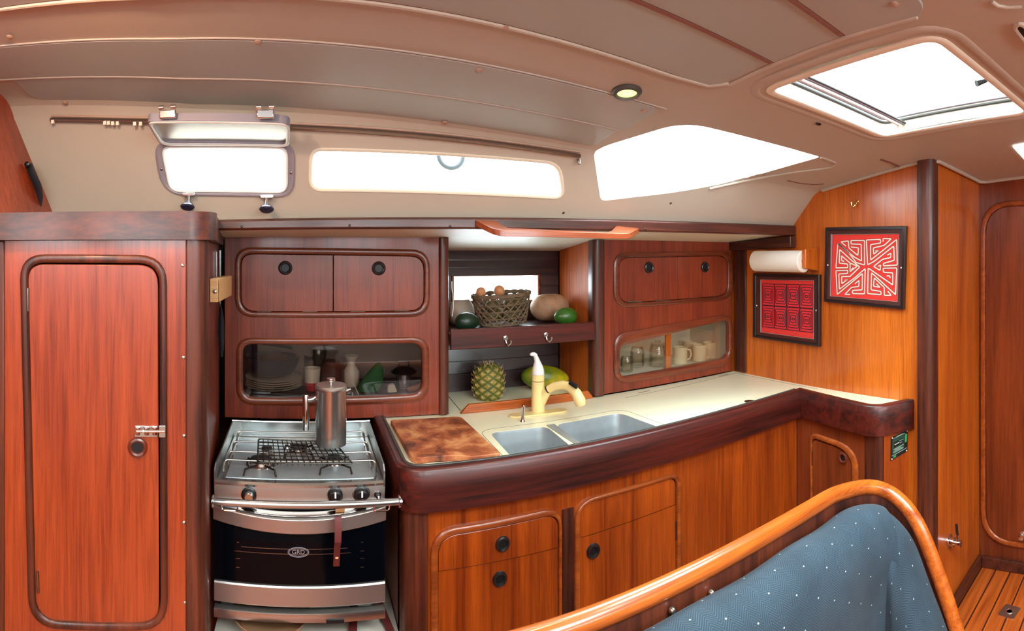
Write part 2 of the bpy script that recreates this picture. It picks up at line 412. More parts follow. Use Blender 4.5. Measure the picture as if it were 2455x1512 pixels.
    def ring2(s, inner, outer, n, h, base=0.0, prof=None):
        """raised moulding between two outlines with equally many points; n the direction it stands out in"""
        prof = prof or [(0, 0), (.0, .55), (.12, .85), (.35, 1), (.65, 1), (.88, .85), (1, .55), (1, 0)]
        n = Vector(n)
        rows = [[Vector(a).lerp(Vector(b), t) + n * (base + k * h) for a, b in zip(inner, outer)] for t, k in prof]
        return s.loft(rows, closed=True, cap0=False, cap1=False)
    def obj(s, name, mat, parent=None, smooth=True, bevel=0, seg=2, angle=35, label=None):
        me = bpy.data.meshes.new(name); off = base_of(parent) if parent is not None else Vector((0, 0, 0))
        org = Vector((0, 0, 0))
        if parent is None and s.v:
            lo = Vector([min(v[i] for v in s.v) for i in range(3)]); hi = Vector([max(v[i] for v in s.v) for i in range(3)])
            org = Vector(((lo.x + hi.x) / 2, (lo.y + hi.y) / 2, lo.z))
        me.from_pydata([tuple(v - off - org) for v in s.v], [], s.f); me.validate()
        bm = bmesh.new(); bm.from_mesh(me); bmesh.ops.recalc_face_normals(bm, faces=bm.faces[:]); bm.to_mesh(me); bm.free()
        if smooth:
            me.polygons.foreach_set('use_smooth', [True] * len(me.polygons)); me.set_sharp_from_angle(angle=math.radians(angle))
        o = bpy.data.objects.new(name, me); COL.objects.link(o); me.materials.append(MAT[mat]); o.location = org
        if parent is not None: o.parent = parent
        if bevel:
            b = o.modifiers.new('edge', 'BEVEL'); b.width = bevel; b.segments = seg; b.limit_method = 'ANGLE'; b.angle_limit = math.radians(40)
        if label: o['label'] = label
        return o
def struct(mb, name, mat, parent=None, **k):
    o = mb.obj(name, mat, parent, **k)
    if parent is None: o['kind'] = 'structure'
    return o
def V3(pl, pts, d=0.0): return [pl.pt(u, z, d) for u, z in pts]
def P3(pl, pxs, d=0.0): return [pl.pt(*pl.uv(x, y, d), d) for x, y in pxs]

# ================================================================ THE SHELL: cabin side and deckhead
GY = [(0, .535), (.3, .53), (.617, .518), (.81, .503), (1.0, .481), (1.15, .455), (1.32, .424), (1.47, .397), (1.6, .368), (1.8, .32)]
def gcam(y):
    y = abs(y)
    for (a, za), (b, zb) in zip(GY, GY[1:]):
        if y <= b: return za + (zb - za) * (y - a) / (b - a)
    return GY[-1][1]
def hx(x):
    if x < -.3: return .0201 - .12 * (x + .3)
    if x > 1: return -.067 - .035 * (x - 1)
    return -.067 * x
def zceil(x, y): return E + gcam(y) + hx(x)
YT = 1.485
def side_bottom(x): return (1.645 - .012 * x, E + .108 + .015 * x)
def section(x):
    yb, zb = side_bottom(x); zt = zceil(x, YT)
    pts = [(yb, zb)] + [(yb + (YT - yb) * t, zb + (zt - zb) * t) for t in (.3, .6, .86)]
    a = Vector(pts[-1]); b = Vector((YT, zt)); c = Vector((YT - .05, zceil(x, YT - .05)))
    arc = [tuple(a * (1 - t) ** 2 + b * 2 * t * (1 - t) + c * t * t) for t in (.25, .5, .75, 1)]
    roof = [(y, zceil(x, y)) for y in (1.32, 1.15, 1.0, .81, .617, .45, .3, .15, 0)]
    port = pts + arc + roof
    return port, len(pts)
XS = [-1.02 + i * (2.72 + 1.02) / 44 for i in range(45)]
def shell_slab(name, rows_in, off, mat):
    """rows_in: list over x of lists of (x,y,z); thickened outward"""
    mb = MB(); m = len(rows_in[0]); out = []
    for r in rows_in:
        o = []
        for i, p in enumerate(r):
            a, b = Vector(r[max(i - 1, 0)]), Vector(r[min(i + 1, m - 1)]); t = b - a
            n = Vector((0, -t.z, t.y)).normalized()
            if off.dot(n) < 0: n = -n
            o.append(Vector(p) + n * .055)
        out.append(o)
    rows = [[Vector(p) for p in a] + list(reversed(b)) for a, b in zip(rows_in, out)]
    mb.loft(rows)
    return mb
# probe surface for measuring where a sight line meets the shell
pv, pf = [], []
for x in XS:
    port, _ = section(x); pv += [Vector((x, y, z)) for y, z in port]
M_ = len(section(0)[0])
for i in range(len(XS) - 1):
    for j in range(M_ - 1):
        a = i * M_ + j; pf.append((a, a + 1, a + 1 + M_, a + M_))
SHELL = BVHTree.FromPolygons(pv, pf)
def onsh(px, py, off=0.0):
    h, n, _, _ = SHELL.ray_cast(EYE, ray(px, py).normalized())
    if h is None: raise ValueError('off the shell %s %s' % (px, py))
    if n.dot(EYE - h) < 0: n = -n
    return h + n * off
def shn(px, py):
    h, n, _, _ = SHELL.ray_cast(EYE, ray(px, py).normalized()); return n if n.dot(EYE - h) > 0 else -n
def meannormal(P):
    n = Vector((0, 0, 0)); c = sum(P, Vector((0, 0, 0))) / len(P)
    for i in range(len(P)): n += (P[i - 1] - c).cross(P[i] - c)
    n.normalize(); return (n if n.dot(EYE - c) > 0 else -n), c
NS = section(0)[1]
side_rows = [[(x, y, z) for y, z in section(x)[0][:NS + 2]] for x in XS if x < 2.1]
ceil_rows = []
for x in XS:
    p = section(x)[0][NS + 1:]; ceil_rows.append([(x, y, z) for y, z in p] + [(x, -y, z) for y, z in reversed(p[:-1])])
wall_front = struct(shell_slab('wall_front', side_rows, Vector((0, 1, .3)), 'headliner'), 'wall_front', 'headliner')
ceiling = struct(shell_slab('ceiling', ceil_rows, Vector((0, 0, 1)), 'headliner'), 'ceiling', 'headliner')

def cut(o, cutters):
    for c in cutters:
        co = c.obj('cutter', 'headliner', smooth=False)
        md = o.modifiers.new('b', 'BOOLEAN'); md.operation = 'DIFFERENCE'; md.solver = 'EXACT'; md.object = co
        bpy.context.view_layer.update(); dg = bpy.context.evaluated_depsgraph_get()
        me = bpy.data.meshes.new_from_object(o.evaluated_get(dg)); o.modifiers.clear(); o.data = me; o.data.name = o.name
        cm = co.data; bpy.data.objects.remove(co); bpy.data.meshes.remove(cm)
    o.data.polygons.foreach_set('use_smooth', [True] * len(o.data.polygons)); o.data.set_sharp_from_angle(angle=math.radians(30))
def cutter(P, depth=.16):
    n, c = meannormal(P); return MB().prism([p - n * depth for p in P], n * depth * 2)

W1 = [onsh(*p) for p in rpoly([(389, 350), (688, 352), (688, 459), (410, 456)], 24)]
W2 = [onsh(*p) for p in rpoly([(748, 359), (1340, 392), (1350, 472), (745, 452)], [26, 34, 22, 26])]
W3px = rpoly([(1423, 362), (1640, 290), (1968, 376), (1700, 452), (1440, 482)], [16, 70, 10, 160, 14], 8)
W3 = [onsh(*p) for p in W3px]
hc = [onsh(1845, 215), onsh(2240, 92), onsh(2120, 326)]
HX0, HY1 = (hc[0].x + 0) , hc[0].y

HP = [onsh(*p) for p in [(1845, 215), (2240, 92), (2462, 268), (2120, 326)]]
H1 = rpoly(HP, .035)
cut(wall_front, [cutter(W1), cutter(W2), cutter(W3)])
comp = [Vector((-.75, -.50, 2.1)), Vector((-.15, -.50, 2.1)), Vector((-.15, .10, 2.1)), Vector((-.75, .10, 2.1))]  # unseen companionway opening, added for fill daylight
fill_hatch = [Vector((.30, -.70, 2.05)), Vector((1.25, -.70, 2.05)), Vector((1.25, .12, 2.05)), Vector((.30, .12, 2.05))]  # unseen extra hatch, added to let more daylight onto the galley
cut(ceiling, [cutter(W3), cutter(H1), MB().prism([p - Vector((0, 0, .3)) for p in comp], (0, 0, .6)), MB().prism([p - Vector((0, 0, .3)) for p in fill_hatch], (0, 0, .6))])

# the hull lining behind lockers, cupboards and niche
nich = Plane((0, 2.35), (1, 2.35))
NW = P3(nich, [(1088, 663), (1287, 660), (1287, 718), (1088, 720)])
lining = MB().plate([(-.95, 2.35, 0), (2.1, 2.35, 0), (2.1, 2.35, 1.62), (-.95, 2.35, 1.62)], [NW], (0, .04, 0))
struct(lining, 'wall_front_lining', 'lining_board', smooth=False)
sof = MB().loft([[(x, 1.636, E + .078 + .009 * x), (x, 2.0, E + .068), (x, 2.45, E + .006),
                  (x, 2.45, E + .03), (x, 2.0, E + .15), (x, 1.70, E + .16), (x, 1.636, E + .10 + .015 * x)] for x in (-.95, 0, 1, 2.1)])
struct(sof, 'ceiling_side_deck', 'cream_liner', smooth=False)
struct(MB().box((-1.02, -1.75, -.04), (2.8, 2.45, 0)), 'floor', 'teak_deck', smooth=False)

# aft bulkhead: lower part upright, upper part leaning outboard
lw = MB().loft([[(-.79 - k, y, 0), (-.79 - k, y, E), (-.79 - .25 * .55 - k, y, E + .55), (-.90 - k, y, E + .55), (-.90 - k, y, 0)] for y, k in ((-1.7, 0), (2.4, 0))])
struct(lw, 'wall_left', 'locker_veneer', smooth=False)
# forward bulkhead with the pictures
BX = 2.03
def bulk_outline():
    pts = [(.95, 0)]; pts += [(.95, zceil(BX, .95) + .02)]
    pts += [(y, zceil(BX, y) + .02) for y in (1.1, 1.25, 1.4)] + [(1.52, zceil(BX, 1.5)), (1.66, E + .145), (1.7, E + .12), (2.4, E + .05), (2.4, 0)]
    return [(BX, y, z) for y, z in pts]
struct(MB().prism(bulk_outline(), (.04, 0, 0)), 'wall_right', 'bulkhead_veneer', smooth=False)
struct(MB().box((2.05, .90, 0), (2.75, .94, 2.05)), 'wall_right_return', 'bulkhead_veneer', smooth=False)
DX = 2.62
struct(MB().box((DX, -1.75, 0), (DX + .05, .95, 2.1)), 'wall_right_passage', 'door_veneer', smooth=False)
# pilaster at the end of the picture bulkhead
struct(MB().prism(rpoly([(1.998, .955, 0), (2.003, .887, 0), (2.07, .887, 0), (2.07, .955, 0)], [.01, .045, .01, .01]), (0, 0, zceil(2.03, .95) + .01)), 'trim_1', 'dark_trim_z', bevel=0)
# the starboard side, behind the camera, with unseen windows enlarged for more fill daylight
sb = [(-1.02, -1.655, 0), (2.8, -1.655, 0), (2.8, -1.655, E + .40), (-1.02, -1.655, E + .62)]
wins = []
for i, (xa, xb) in enumerate(((-.6, -.1), (.15, .85), (1.1, 1.8))):
    wins.append(rpoly([(xa, -1.655, E + .08), (xb, -1.655, E + .08), (xb, -1.655, E + .30), (xa, -1.655, E + .30)], .04))
struct(MB().plate(sb, wins, (0, -.05, 0)), 'wall_back', 'headliner', smooth=False)
struct(MB().box((-1.02, -1.66, E + .3), (2.8, -1.4, E + .34)), 'trim_9', 'headliner', smooth=False) if False else None
# settee front panel behind the camera side (joinery under the starboard windows)
for w in wins:
    pass

# portals in every opening let the daylight in
def portal_for(P, grow=1.15):
    n, c = meannormal(P); e = max(P, key=lambda p: (p - c).length) - c
    lo = Vector([min(p[i] for p in P) for i in range(3)]); hi = Vector([max(p[i] for p in P) for i in range(3)])
    return n, c
def add_portal(P, sx, sy, inward):
    n, c = meannormal(P)
    if n.dot(inward) < 0: n = -n
    portal('daylight', c - n * .07, n, sx, sy)
def portal_frame(P, inward):
    """rectangle portal aligned with x and the slope of the opening"""
    n, c = meannormal(P)
    if n.dot(Vector(inward)) < 0: n = -n
    ex = Vector((1, 0, 0)); ex = (ex - n * ex.dot(n)).normalized(); ey = n.cross(ex)
    a = [(p - c).dot(ex) for p in P]; b = [(p - c).dot(ey) for p in P]
    cc = c + ex * (max(a) + min(a)) / 2 + ey * (max(b) + min(b)) / 2
    l = bpy.data.lights.new('daylight', 'AREA'); l.shape = 'RECTANGLE'; l.size = (max(a) - min(a)) * 1.1; l.size_y = (max(b) - min(b)) * 1.15; l.cycles.is_portal = True
    o = bpy.data.objects.new('daylight', l); COL.objects.link(o)
    o.matrix_world = Matrix.Translation(cc - n * .06) @ Matrix((ex, ey if (ex.cross(ey)).dot(-n) > 0 else -ey, -n)).transposed().to_4x4()
    o.matrix_world = Matrix.Translation(cc - n * .08) @ n.to_track_quat('-Z', 'Y').to_matrix().to_4x4()
    # track quaternion keeps local x level; swap sizes if its x is not ours
    lx = o.matrix_world.to_3x3() @ Vector((1, 0, 0))
    if abs(lx.dot(ex)) < .7: l.size, l.size_y = l.size_y, l.size
portal_frame(W1, (0, -1, -.4)); portal_frame(W2, (0, -1, -.4)); portal_frame(W3, (-.2, -1, -.6)); portal_frame(H1, (0, 0, -1))
portal_frame(comp, (0, 0, -1)); portal_frame(fill_hatch, (0, 0, -1)); portal_frame(NW, (0, -1, 0))
for w in wins: portal_frame([Vector(p) for p in w], (0, 1, 0))

# ================================================================ LEFT LOCKER
an = -.28
LP = Plane((1.33 * math.sin(an) - math.cos(an), 1.33 * math.cos(an) + math.sin(an)), (1.33 * math.sin(an), 1.33 * math.cos(an)))
def finger_ring(pl, px, py, r, mat, parent, d=0.0, name='finger_ring'):
    u, z = pl.uv(px, py, d); c = pl.pt(u, z, d)
    t = MB(); U = Vector((0, 0, 1)); Vv = pl.n.cross(U)
    path = [c + (U * math.cos(a) + Vv * math.sin(a)) * r * .86 + pl.n * .001 for a in [2 * math.pi * i / 28 for i in range(28)]]
    t.tube(path, r * .26, 8, closed=True)
    o = t.obj(name, mat, parent)
    h = MB().cyl(c - pl.n * .01, c + pl.n * .0015, r * .8, 24).obj('hole_shade_disc', 'dark_hole', o)  # dark disc gives the shade inside the finger hole
    return o
def hinge(pl, a, b, parent, w=.006, d=0.0, mat='pewter'):
    A = pl.pt(*pl.uv(*a, d), d + .001); B = pl.pt(*pl.uv(*b, d), d + .001)
    return MB().cyl(A, B, w * .5, 8).obj('hinge', mat, parent)
def screw(p, n, r, parent, mat='nut_metal', name='screw'):
    n = Vector(n); return MB().lathe(p, [(r, 0), (r, r * .25), (r * .6, r * .5), (.0005, r * .55)], 12, n).obj(name, mat, parent)

u_l, _ = LP.uv(-90, 1000); u_r, _ = LP.uv(497, 1000)
FL, FR = LP.pt(u_l, 0), LP.pt(u_r, 0)
lk = thing('locker', 'tall mahogany hanging locker with one rounded door, left of the stove', 'cabinet', (FR.x - .2, FR.y + .2, 0))
ZL = E + .036
body = [Vector((FL.x, FL.y, 0)), Vector((FR.x, FR.y, 0)), Vector((-.262, 1.36, 0)), Vector((-.325, 2.0, 0)), Vector((-.325, 2.3, 0)), Vector((-.79, 2.3, 0)), Vector((-.79, FL.y, 0))]
bz = body[:2]
# front plate with the door opening
fo = [(u_l, 0), (LP.uv(448, 1000)[0], 0), (LP.uv(448, 1000)[0], ZL), (u_l, ZL)]
in_px = rpoly([(67, 629), (382, 631), (385, 1490), (87, 1484)], [42, 50, 55, 62], 7)
out_px = rpoly([(48, 609), (400, 611), (402, 1507), (70, 1502)], [62, 70, 72, 80], 7)
MB().plate(V3(LP, fo), [P3(LP, in_px)], -LP.n * .018).obj('front_panel', 'locker_veneer', lk, smooth=False)
ub = LP.uv(15, 1000)[0]
side = MB().prism([Vector((-.262, 1.40, 0)), Vector((-.280, 1.40, 0)), Vector((-.345, 2.0, 0)), Vector((-.325, 2.0, 0))], (0, 0, ZL)); side.obj('side_panel', 'red_veneer', lk, smooth=False)
MB().pbox(LP, u_l, u_r, 0, ZL, -.45, -.43).obj('back_panel', 'dark_trim_z', lk, smooth=False)
uc = LP.uv(445, 1000)[0]
c0, c1 = LP.pt(uc, 0, .006), LP.pt(LP.uv(500, 1000)[0], 0, .004)
post = rpoly([c0, c1, Vector((-.258, 1.42, 0)), LP.pt(uc, 0, -.04)], [.006, .05, .01, .01], 7)
MB().prism(post, (0, 0, ZL)).obj('corner_post', 'dark_trim_z', lk)
MB().pbox(LP, LP.uv(-40, 1000)[0], LP.uv(12, 1000)[0], 0, ZL, -.004, .008).obj('edge_strip', 'dark_trim_z', lk, bevel=.003)
MB().ring2(P3(LP, in_px), P3(LP, out_px), LP.n, .011).obj('door_frame', 'dark_trim_z', lk)
door_px = rpoly([(70, 632), (379, 634), (382, 1487), (90, 1481)], [40, 48, 52, 60], 7)
dr = MB().prism(P3(LP, door_px, -.015), LP.n * .017).obj('door', 'locker_veneer', lk, bevel=.002)
finger_ring(LP, 330, 1072, .022, 'ring_brown', dr, .003)
hinge(LP, (67, 690), (67, 745), dr, .007, .004); hinge(LP, (90, 1368), (92, 1420), dr, .007, .004)
# barrel bolt latch
bolt = MB(); A = LP.uv(323, 1019); Bq = LP.uv(378, 1046)
bolt.pbox(LP, A[0], Bq[0], Bq[1], A[1], .002, .0045)
A2 = LP.uv(381, 1019, .01); B2 = LP.uv(397, 1047, .01); bolt.pbox(LP, A2[0], B2[0], B2[1], A2[1], .010, .014)
for x in (330, 352, 371): bolt.cyl(P3(LP, [(x, 1024)], .008)[0], P3(LP, [(x, 1042)], .008)[0], .006, 10)
bolt.cyl(P3(LP, [(326, 1033)], .012)[0], P3(LP, [(396, 1033)], .012)[0], .0042, 12)
bolt.cyl(P3(LP, [(343, 1033)], .012)[0], P3(LP, [(343, 1033)], .024)[0], .004, 10)
bolt.obj('barrel_bolt', 'chrome', lk, bevel=.0008)
for x, y in ((438, 636), (440, 857), (441, 1045), (441, 1253), (443, 1445)): screw(P3(LP, [(x, y)], .0)[0], LP.n, .0045, lk)
# the thick rounded moulding that caps the locker
t0 = LP.pt(u_l, 0, .022); t1 = LP.pt(LP.uv(520, 1000)[0], 0, .022)
capo = rpoly([t0, t1, Vector((-.242, 1.44, 0)), Vector((-.31, 2.0, 0)), Vector((-.78, 2.0, 0)), Vector((-.78, t0.y, 0))], [.005, .07, .02, .01, .01, .01], 8)
MB().prism([p + Vector((0, 0, E + .037)) for p in capo], (0, 0, .069)).obj('cap_moulding', 'dark_trim_x', lk, bevel=.009, seg=3)

# the black strap hanging on the upper left bulkhead
st = [onsh(88, 385, .05), onsh(96, 400, .06), onsh(110, 430, .06), onsh(114, 455, .06), onsh(108, 485, .06), onsh(100, 515, .06)]
sp = thing('webbing_strap', 'black webbing strap hanging on the veneered wall above the locker', 'strap', st[0])
MB().tube(st, [.014, .020, .019, .018, .017, .015], 8, flat=.35, up=(1, -.4, 0)).obj('webbing', 'strap', sp)
MB().lathe(st[0] + Vector((.0, -.012, 0)), [(.009, 0), (.009, .006), (.004, .009)], 12, (0, -1, 0)).obj('snap_button', 'black_plastic', sp)

# utensils on the side of the locker
kb = thing('knife_block', 'pale wooden slotted knife holder bolted to the side of the locker', 'knife holder', ony(513, 720, 1.47))
q = [ony(501, 667, 1.5), ony(527, 667, 1.5), ony(527, 722, 1.5), ony(501, 722, 1.5)]
x0, x1 = -.259, q[1].x + .004; z0, z1 = q[2].z, q[0].z
MB().box((x0 - .006, 1.47, z0), (x0 + .017, 1.72, z1)).obj('block', 'pale_wood', kb, bevel=.0015)
MB().box((x0 + .0185, 1.475, z0 + .001), (x1 - .001, 1.72, z1 - .001)).obj('cover_strip', 'pale_wood', kb, bevel=.0015)
screw(Vector((x0 + .008, 1.47, (z0 + z1) / 2 - .003)), (0, -1, 0), .006, kb, name='bolt')
k1 = thing('kitchen_knife', 'kitchen knife with black handle hanging blade up behind the stove', 'knife', ony(531, 860, 1.9))
MB().prism([ony(526, 600, 1.86), ony(530, 600, 1.86), ony(529.5, 742, 1.86), ony(527, 742, 1.86)], (0, .002, 0)).obj('blade', 'steel', k1)
MB().loft([[ony(x - w, y, 1.85), ony(x, y, 1.84), ony(x + w, y, 1.85), ony(x, y, 1.87)] for x, y, w in ((529, 728, 1.2), (530, 745, 3.5), (530, 765, 7), (530, 800, 8), (531, 835, 6), (531, 856, 3))]).obj('handle', 'strap', k1)
k2 = MB().prism([ony(518, 604, 1.75), ony(520.5, 604, 1.75), ony(520.5, 668, 1.75), ony(518, 668, 1.75)], (0, .002, 0)).obj('steel_skewer', 'steel')
tag(k2, 'thin steel blade standing up out of the pale knife holder', 'knife')

# ================================================================ TRIM under the cabin side + grab handle
YB = 1.62
tr = MB().loft([[(x, 1.60 - .0 * x, E + .0745 + .0075 * (x + .25)), (x, 1.635, E + .0745 + .0075 * (x + .25)), (x, 1.635, E + .112 + .015 * x), (x, 1.60, E + .108 + .015 * x)] for x in (-.33, .5, 1.2, 2.03)])
trim = struct(tr, 'trim_2', 'dark_trim_x', bevel=.006)
for x, y in ((580, 543), (838, 540), (1079, 542), (1547, 549), (1690, 550)):
    screw(ony(x, y, 1.60), (0, -1, 0), .004, trim, 'ring_black')
gh = thing('grab_handle', 'wooden grab handle screwed to the long dark trim under the windows', 'handle', ony(1340, 560, 1.55))
gpts = [ony(1138, 536, 1.60), ony(1190, 567, 1.50), ony(1508, 568, 1.50), ony(1533, 548, 1.60), ony(1478, 545, 1.60), ony(1462, 552, 1.53), ony(1222, 551, 1.53), ony(1188, 533, 1.60)]
zm = sum(p.z for p in gpts) / 8
MB().loft([[(p.x, p.y, q.z + dz) for p, q in zip(rpoly(gpts, [.01, .03, .03, .01, .01, .03, .03, .01], 4), rpoly([Vector((p.x, p.y, zz)) for p, zz in zip(gpts, [E + .1, E + .064, E + .062, E + .088, E + .094, E + .066, E + .068, E + .1])], [.01, .03, .03, .01, .01, .03, .03, .01], 4))] for dz in (-.009, .009)]).obj('bar', 'handle_teak', gh, bevel=.006, seg=3)
# ceiling studs along the cabin side
for i, (x, y) in enumerate(((1351, 510), (1608, 487), (1831, 419))):
    screw(onsh(x, y, -.001), shn(x, y), .005, wall_front, 'pewter', 'snap_stud')

# ================================================================ UPPER CABINETS
CP = Plane((0, 2.01), (1, 2.01))
def rrpx(c, r, n=7): return rpoly(c, r, n)
def upper_cabinet(name, label, x0, x1, z0, z1, top_in, top_out, win_in, win_out, split, rings, hinges, colx, glass, rr=(26, 40)):
    t = thing(name, label, 'cabinet', ((x0 + x1) / 2, 2.18, z0))
    MB().plate(V3(CP, [(x0, z0), (x1, z0), (x1, z1), (x0, z1)]), [P3(CP, top_in), P3(CP, win_in)], -CP.n * .016).obj('face_panel', 'red_veneer', t, smooth=False)
    MB().ring2(P3(CP, top_in), P3(CP, top_out), CP.n, .009).obj('door_frame', 'moulding', t)
    MB().ring2(P3(CP, win_in), P3(CP, win_out), CP.n, .011).obj('window_frame', 'moulding', t)
    # carcass
    for xa, xb in ((x0, x0 + .015), (x1 - .015, x1)):
        MB().box((xa, 2.027, z0), (xb, 2.333, z1)).obj('side_panel', 'cream_liner' if xa > 1.5 else 'niche_side', t, smooth=False)
    zs = CP.uv(*[(sum(p[i] for p in win_out[:1])) for i in (0, 1)])[1] + .03
    zb = min(CP.uv(*p)[1] for p in win_in)
    s = MB(); s.box((x0 + .015, 2.027, zb - .016), (x1 - .015, 2.33, zb - .003)); s.box((x0 + .015, 2.03, max(CP.uv(*p)[1] for p in win_in) + .01), (x1 - .015, 2.33, max(CP.uv(*p)[1] for p in win_in) + .022))
    s.obj('shelf', 'cream_liner' if 'right' in name or glass == 'cabinet_glass' else 'dark_trim_x', t, smooth=False)
    MB().box((x0 + .015, 2.325, z0), (x1 - .015, 2.335, z1)).obj('back_panel', 'cream_liner' if glass == 'cabinet_glass' else 'cabinet_back', t, smooth=False)
    # doors
    mid = CP.uv(split, 680)[0]
    full = [(p.x, p.y) for p in [Vector(CP.uv(*p)) for p in top_in]]
    cu, cz = sum(p[0] for p in full) / len(full), sum(p[1] for p in full) / len(full)
    shr = [(u + (.0022 if u < cu else -.0022), z + (.002 if z < cz else -.002)) for u, z in full]
    for sgn in (-1, 1):
        part = [(u, z) for u, z in shr if (u - mid) * sgn > 0]
        if sgn < 0:
            k = [i for i in range(len(shr)) if (shr[i][0] - mid) * sgn > 0]
        # close the half along the split line
        zt = max(z for u, z in shr if abs(z) > -9); 
        tops = [p for p in part if p[1] > cz]; bots = [p for p in part if p[1] <= cz]
        tops.sort(key=lambda p: p[0] * sgn, reverse=True) if False else None
        n_t = max(tops, key=lambda p: p[0] * -sgn)[1] if tops else 0
        ztop = (lambda u: None)
        tl = [p for p in shr if p[1] > cz]; bl = [p for p in shr if p[1] <= cz]
        tA, tB = min(tl, key=lambda p: abs(p[0] - mid) if p[0] < mid else 9), min(tl, key=lambda p: abs(p[0] - mid) if p[0] > mid else 9)
        bA, bB = min(bl, key=lambda p: abs(p[0] - mid) if p[0] < mid else 9), min(bl, key=lambda p: abs(p[0] - mid) if p[0] > mid else 9)
        lerp = lambda a, c: a[1] + (c[1] - a[1]) * (mid - a[0]) / (c[0] - a[0])
        pts = part + [(mid + sgn * .0012, lerp(tA, tB)), (mid + sgn * .0012, lerp(bA, bB))]
        ccu = sum(p[0] for p in pts) / len(pts)
        pts.sort(key=lambda p: math.atan2(p[1] - cz, (p[0] - ccu)))
        d = MB().prism(V3(CP, pts, -.014), CP.n * .016).obj('door', 'red_veneer', t, bevel=.0015)
        rp = [r for r in rings if (CP.uv(*r)[0] - mid) * sgn > 0][0]
        finger_ring(CP, rp[0], rp[1], .0235, 'ring_black', d, .003)
        for h in hinges:
            if (CP.uv(*h)[0] - mid) * sgn > 0: hinge(CP, (h[0] - 17, h[1]), (h[0] + 17, h[1]), d, .005, .003)
    # corner column
    cx0, cx1 = colx
    MB().prism(rpoly([(cx0, 1.995, z0), (cx1, 1.995, z0), (cx1, 2.05, z0), (cx0, 2.05, z0)], [.012 if cx0 > x0 + .1 else .028, .028 if cx0 > x0 + .1 else .012, .005, .005]), (0, 0, z1 - z0)).obj('corner_post', 'dark_trim_z', t)
    MB().prism(P3(CP, win_in, -.010), CP.n * .003).obj('glass_pane', glass, t)
    return t
ca = upper_cabinet('upper_cabinet', 'upper cabinet above the stove with two flap doors and a dim glass window', -.305, .538, E - .607, E + .066,
    rrpx([(577, 607), (1017, 613), (1017, 745), (577, 747)], [30, 34, 34, 36]), rrpx([(563, 592), (1030, 598), (1030, 759), (564, 760)], [42, 46, 46, 48]),
    rrpx([(582, 824), (1012, 821), (1012, 944), (582, 953)], [24, 28, 30, 30]), rrpx([(567, 809), (1028, 806), (1028, 962), (567, 970)], [38, 42, 44, 46]),
    799, [(684, 642), (908, 643)], [(633, 747), (743, 747), (857, 746), (963, 744)], (.500, .54), 'smoked_glass')
cb = upper_cabinet('upper_cabinet', 'upper cabinet right of the fruit shelf with mugs and jars behind glass', 1.175, 2.0, E - .604, E + .066,
    rrpx([(1484, 617), (1744, 612), (1744, 709), (1484, 728)], [24, 26, 28, 28]), rrpx([(1470, 604), (1756, 602), (1756, 718), (1470, 739)], [36, 34, 36, 42]),
    rrpx([(1484, 829), (1746, 764), (1746, 857), (1484, 905)], [16, 18, 22, 20]), rrpx([(1471, 800), (1754, 750), (1754, 874), (1471, 922)], [34, 32, 36, 40]),
    1625, [(1556, 641), (1690, 640)], [(1521, 723), (1588, 720), (1663, 715), (1722, 711)], (1.170, 1.225), 'cabinet_glass')
MB().box((1.585, 2.03, E - .55), (1.615, 2.04, E - .33)).obj('divider_strip', 'bulkhead_veneer', cb, smooth=False)
# corner post and beam at the bulkhead
struct(MB().box((2.018, 1.925, E - .606), (2.03, 2.006, E + .05)), 'trim_3', 'dark_trim_z', bevel=.003)
bm_ = MB().prism([(1.985, 1.60, E + .035), (1.985, 2.02, E + .022), (1.985, 2.02, E + .065), (1.985, 1.60, E + .09)], (.045, 0, 0)); struct(bm_, 'trim_4', 'dark_trim_y', bevel=.004)

# ---------------------------------------------------------------- niche: boards, window, shelf
board = MB()
for k, (za, zb, xa, xb) in enumerate(((-.02, .02, .545, 1.17), (-.055, -.024, .545, 1.17), (-.093, -.058, .545, 1.17), (-.145, -.097, 1.075, 1.17), (-.205, -.15, 1.075, 1.17), (-.30, -.21, .545, 1.17),
                                      (-.42, -.365, .545, 1.17), (-.475, -.425, .545, 1.17), (-.53, -.48, .545, 1.17), (-.61, -.535, .545, 1.17))):
    board.prism([(xa, 2.349, E + za), (xa, 2.334, E + za), (xa, 2.342, E + zb), (xa, 2.349, E + zb)], (xb - xa, 0, 0))
struct(board, 'wall_front_boards', 'lining_board', smooth=False)
win5 = struct(MB().ring2(NW, [Vector((p.x + (.012 if p.x > .85 else -.012), p.y, p.z + (.012 if p.z > E - .15 else -.012))) for p in NW], (0, -1, 0), .012), 'window_5', 'moulding_light')
MB().prism([p + Vector((0, .012, 0)) for p in NW], (0, .004, 0)).obj('window_pane', 'window_glass', win5)
sh = thing('shelf', 'dark wooden shelf with raised front edge between the two upper cabinets', 'shelf', (.86, 2.17, E - .36))
MB().box((.54, 2.003, E - .318), (1.169, 2.334, E - .302)).obj('board', 'lining_board', sh, smooth=False)
MB().box((.541, 1.985, E - .360), (1.169, 2.002, E - .283)).obj('front_edge', 'fiddle_x', sh, bevel=.003)
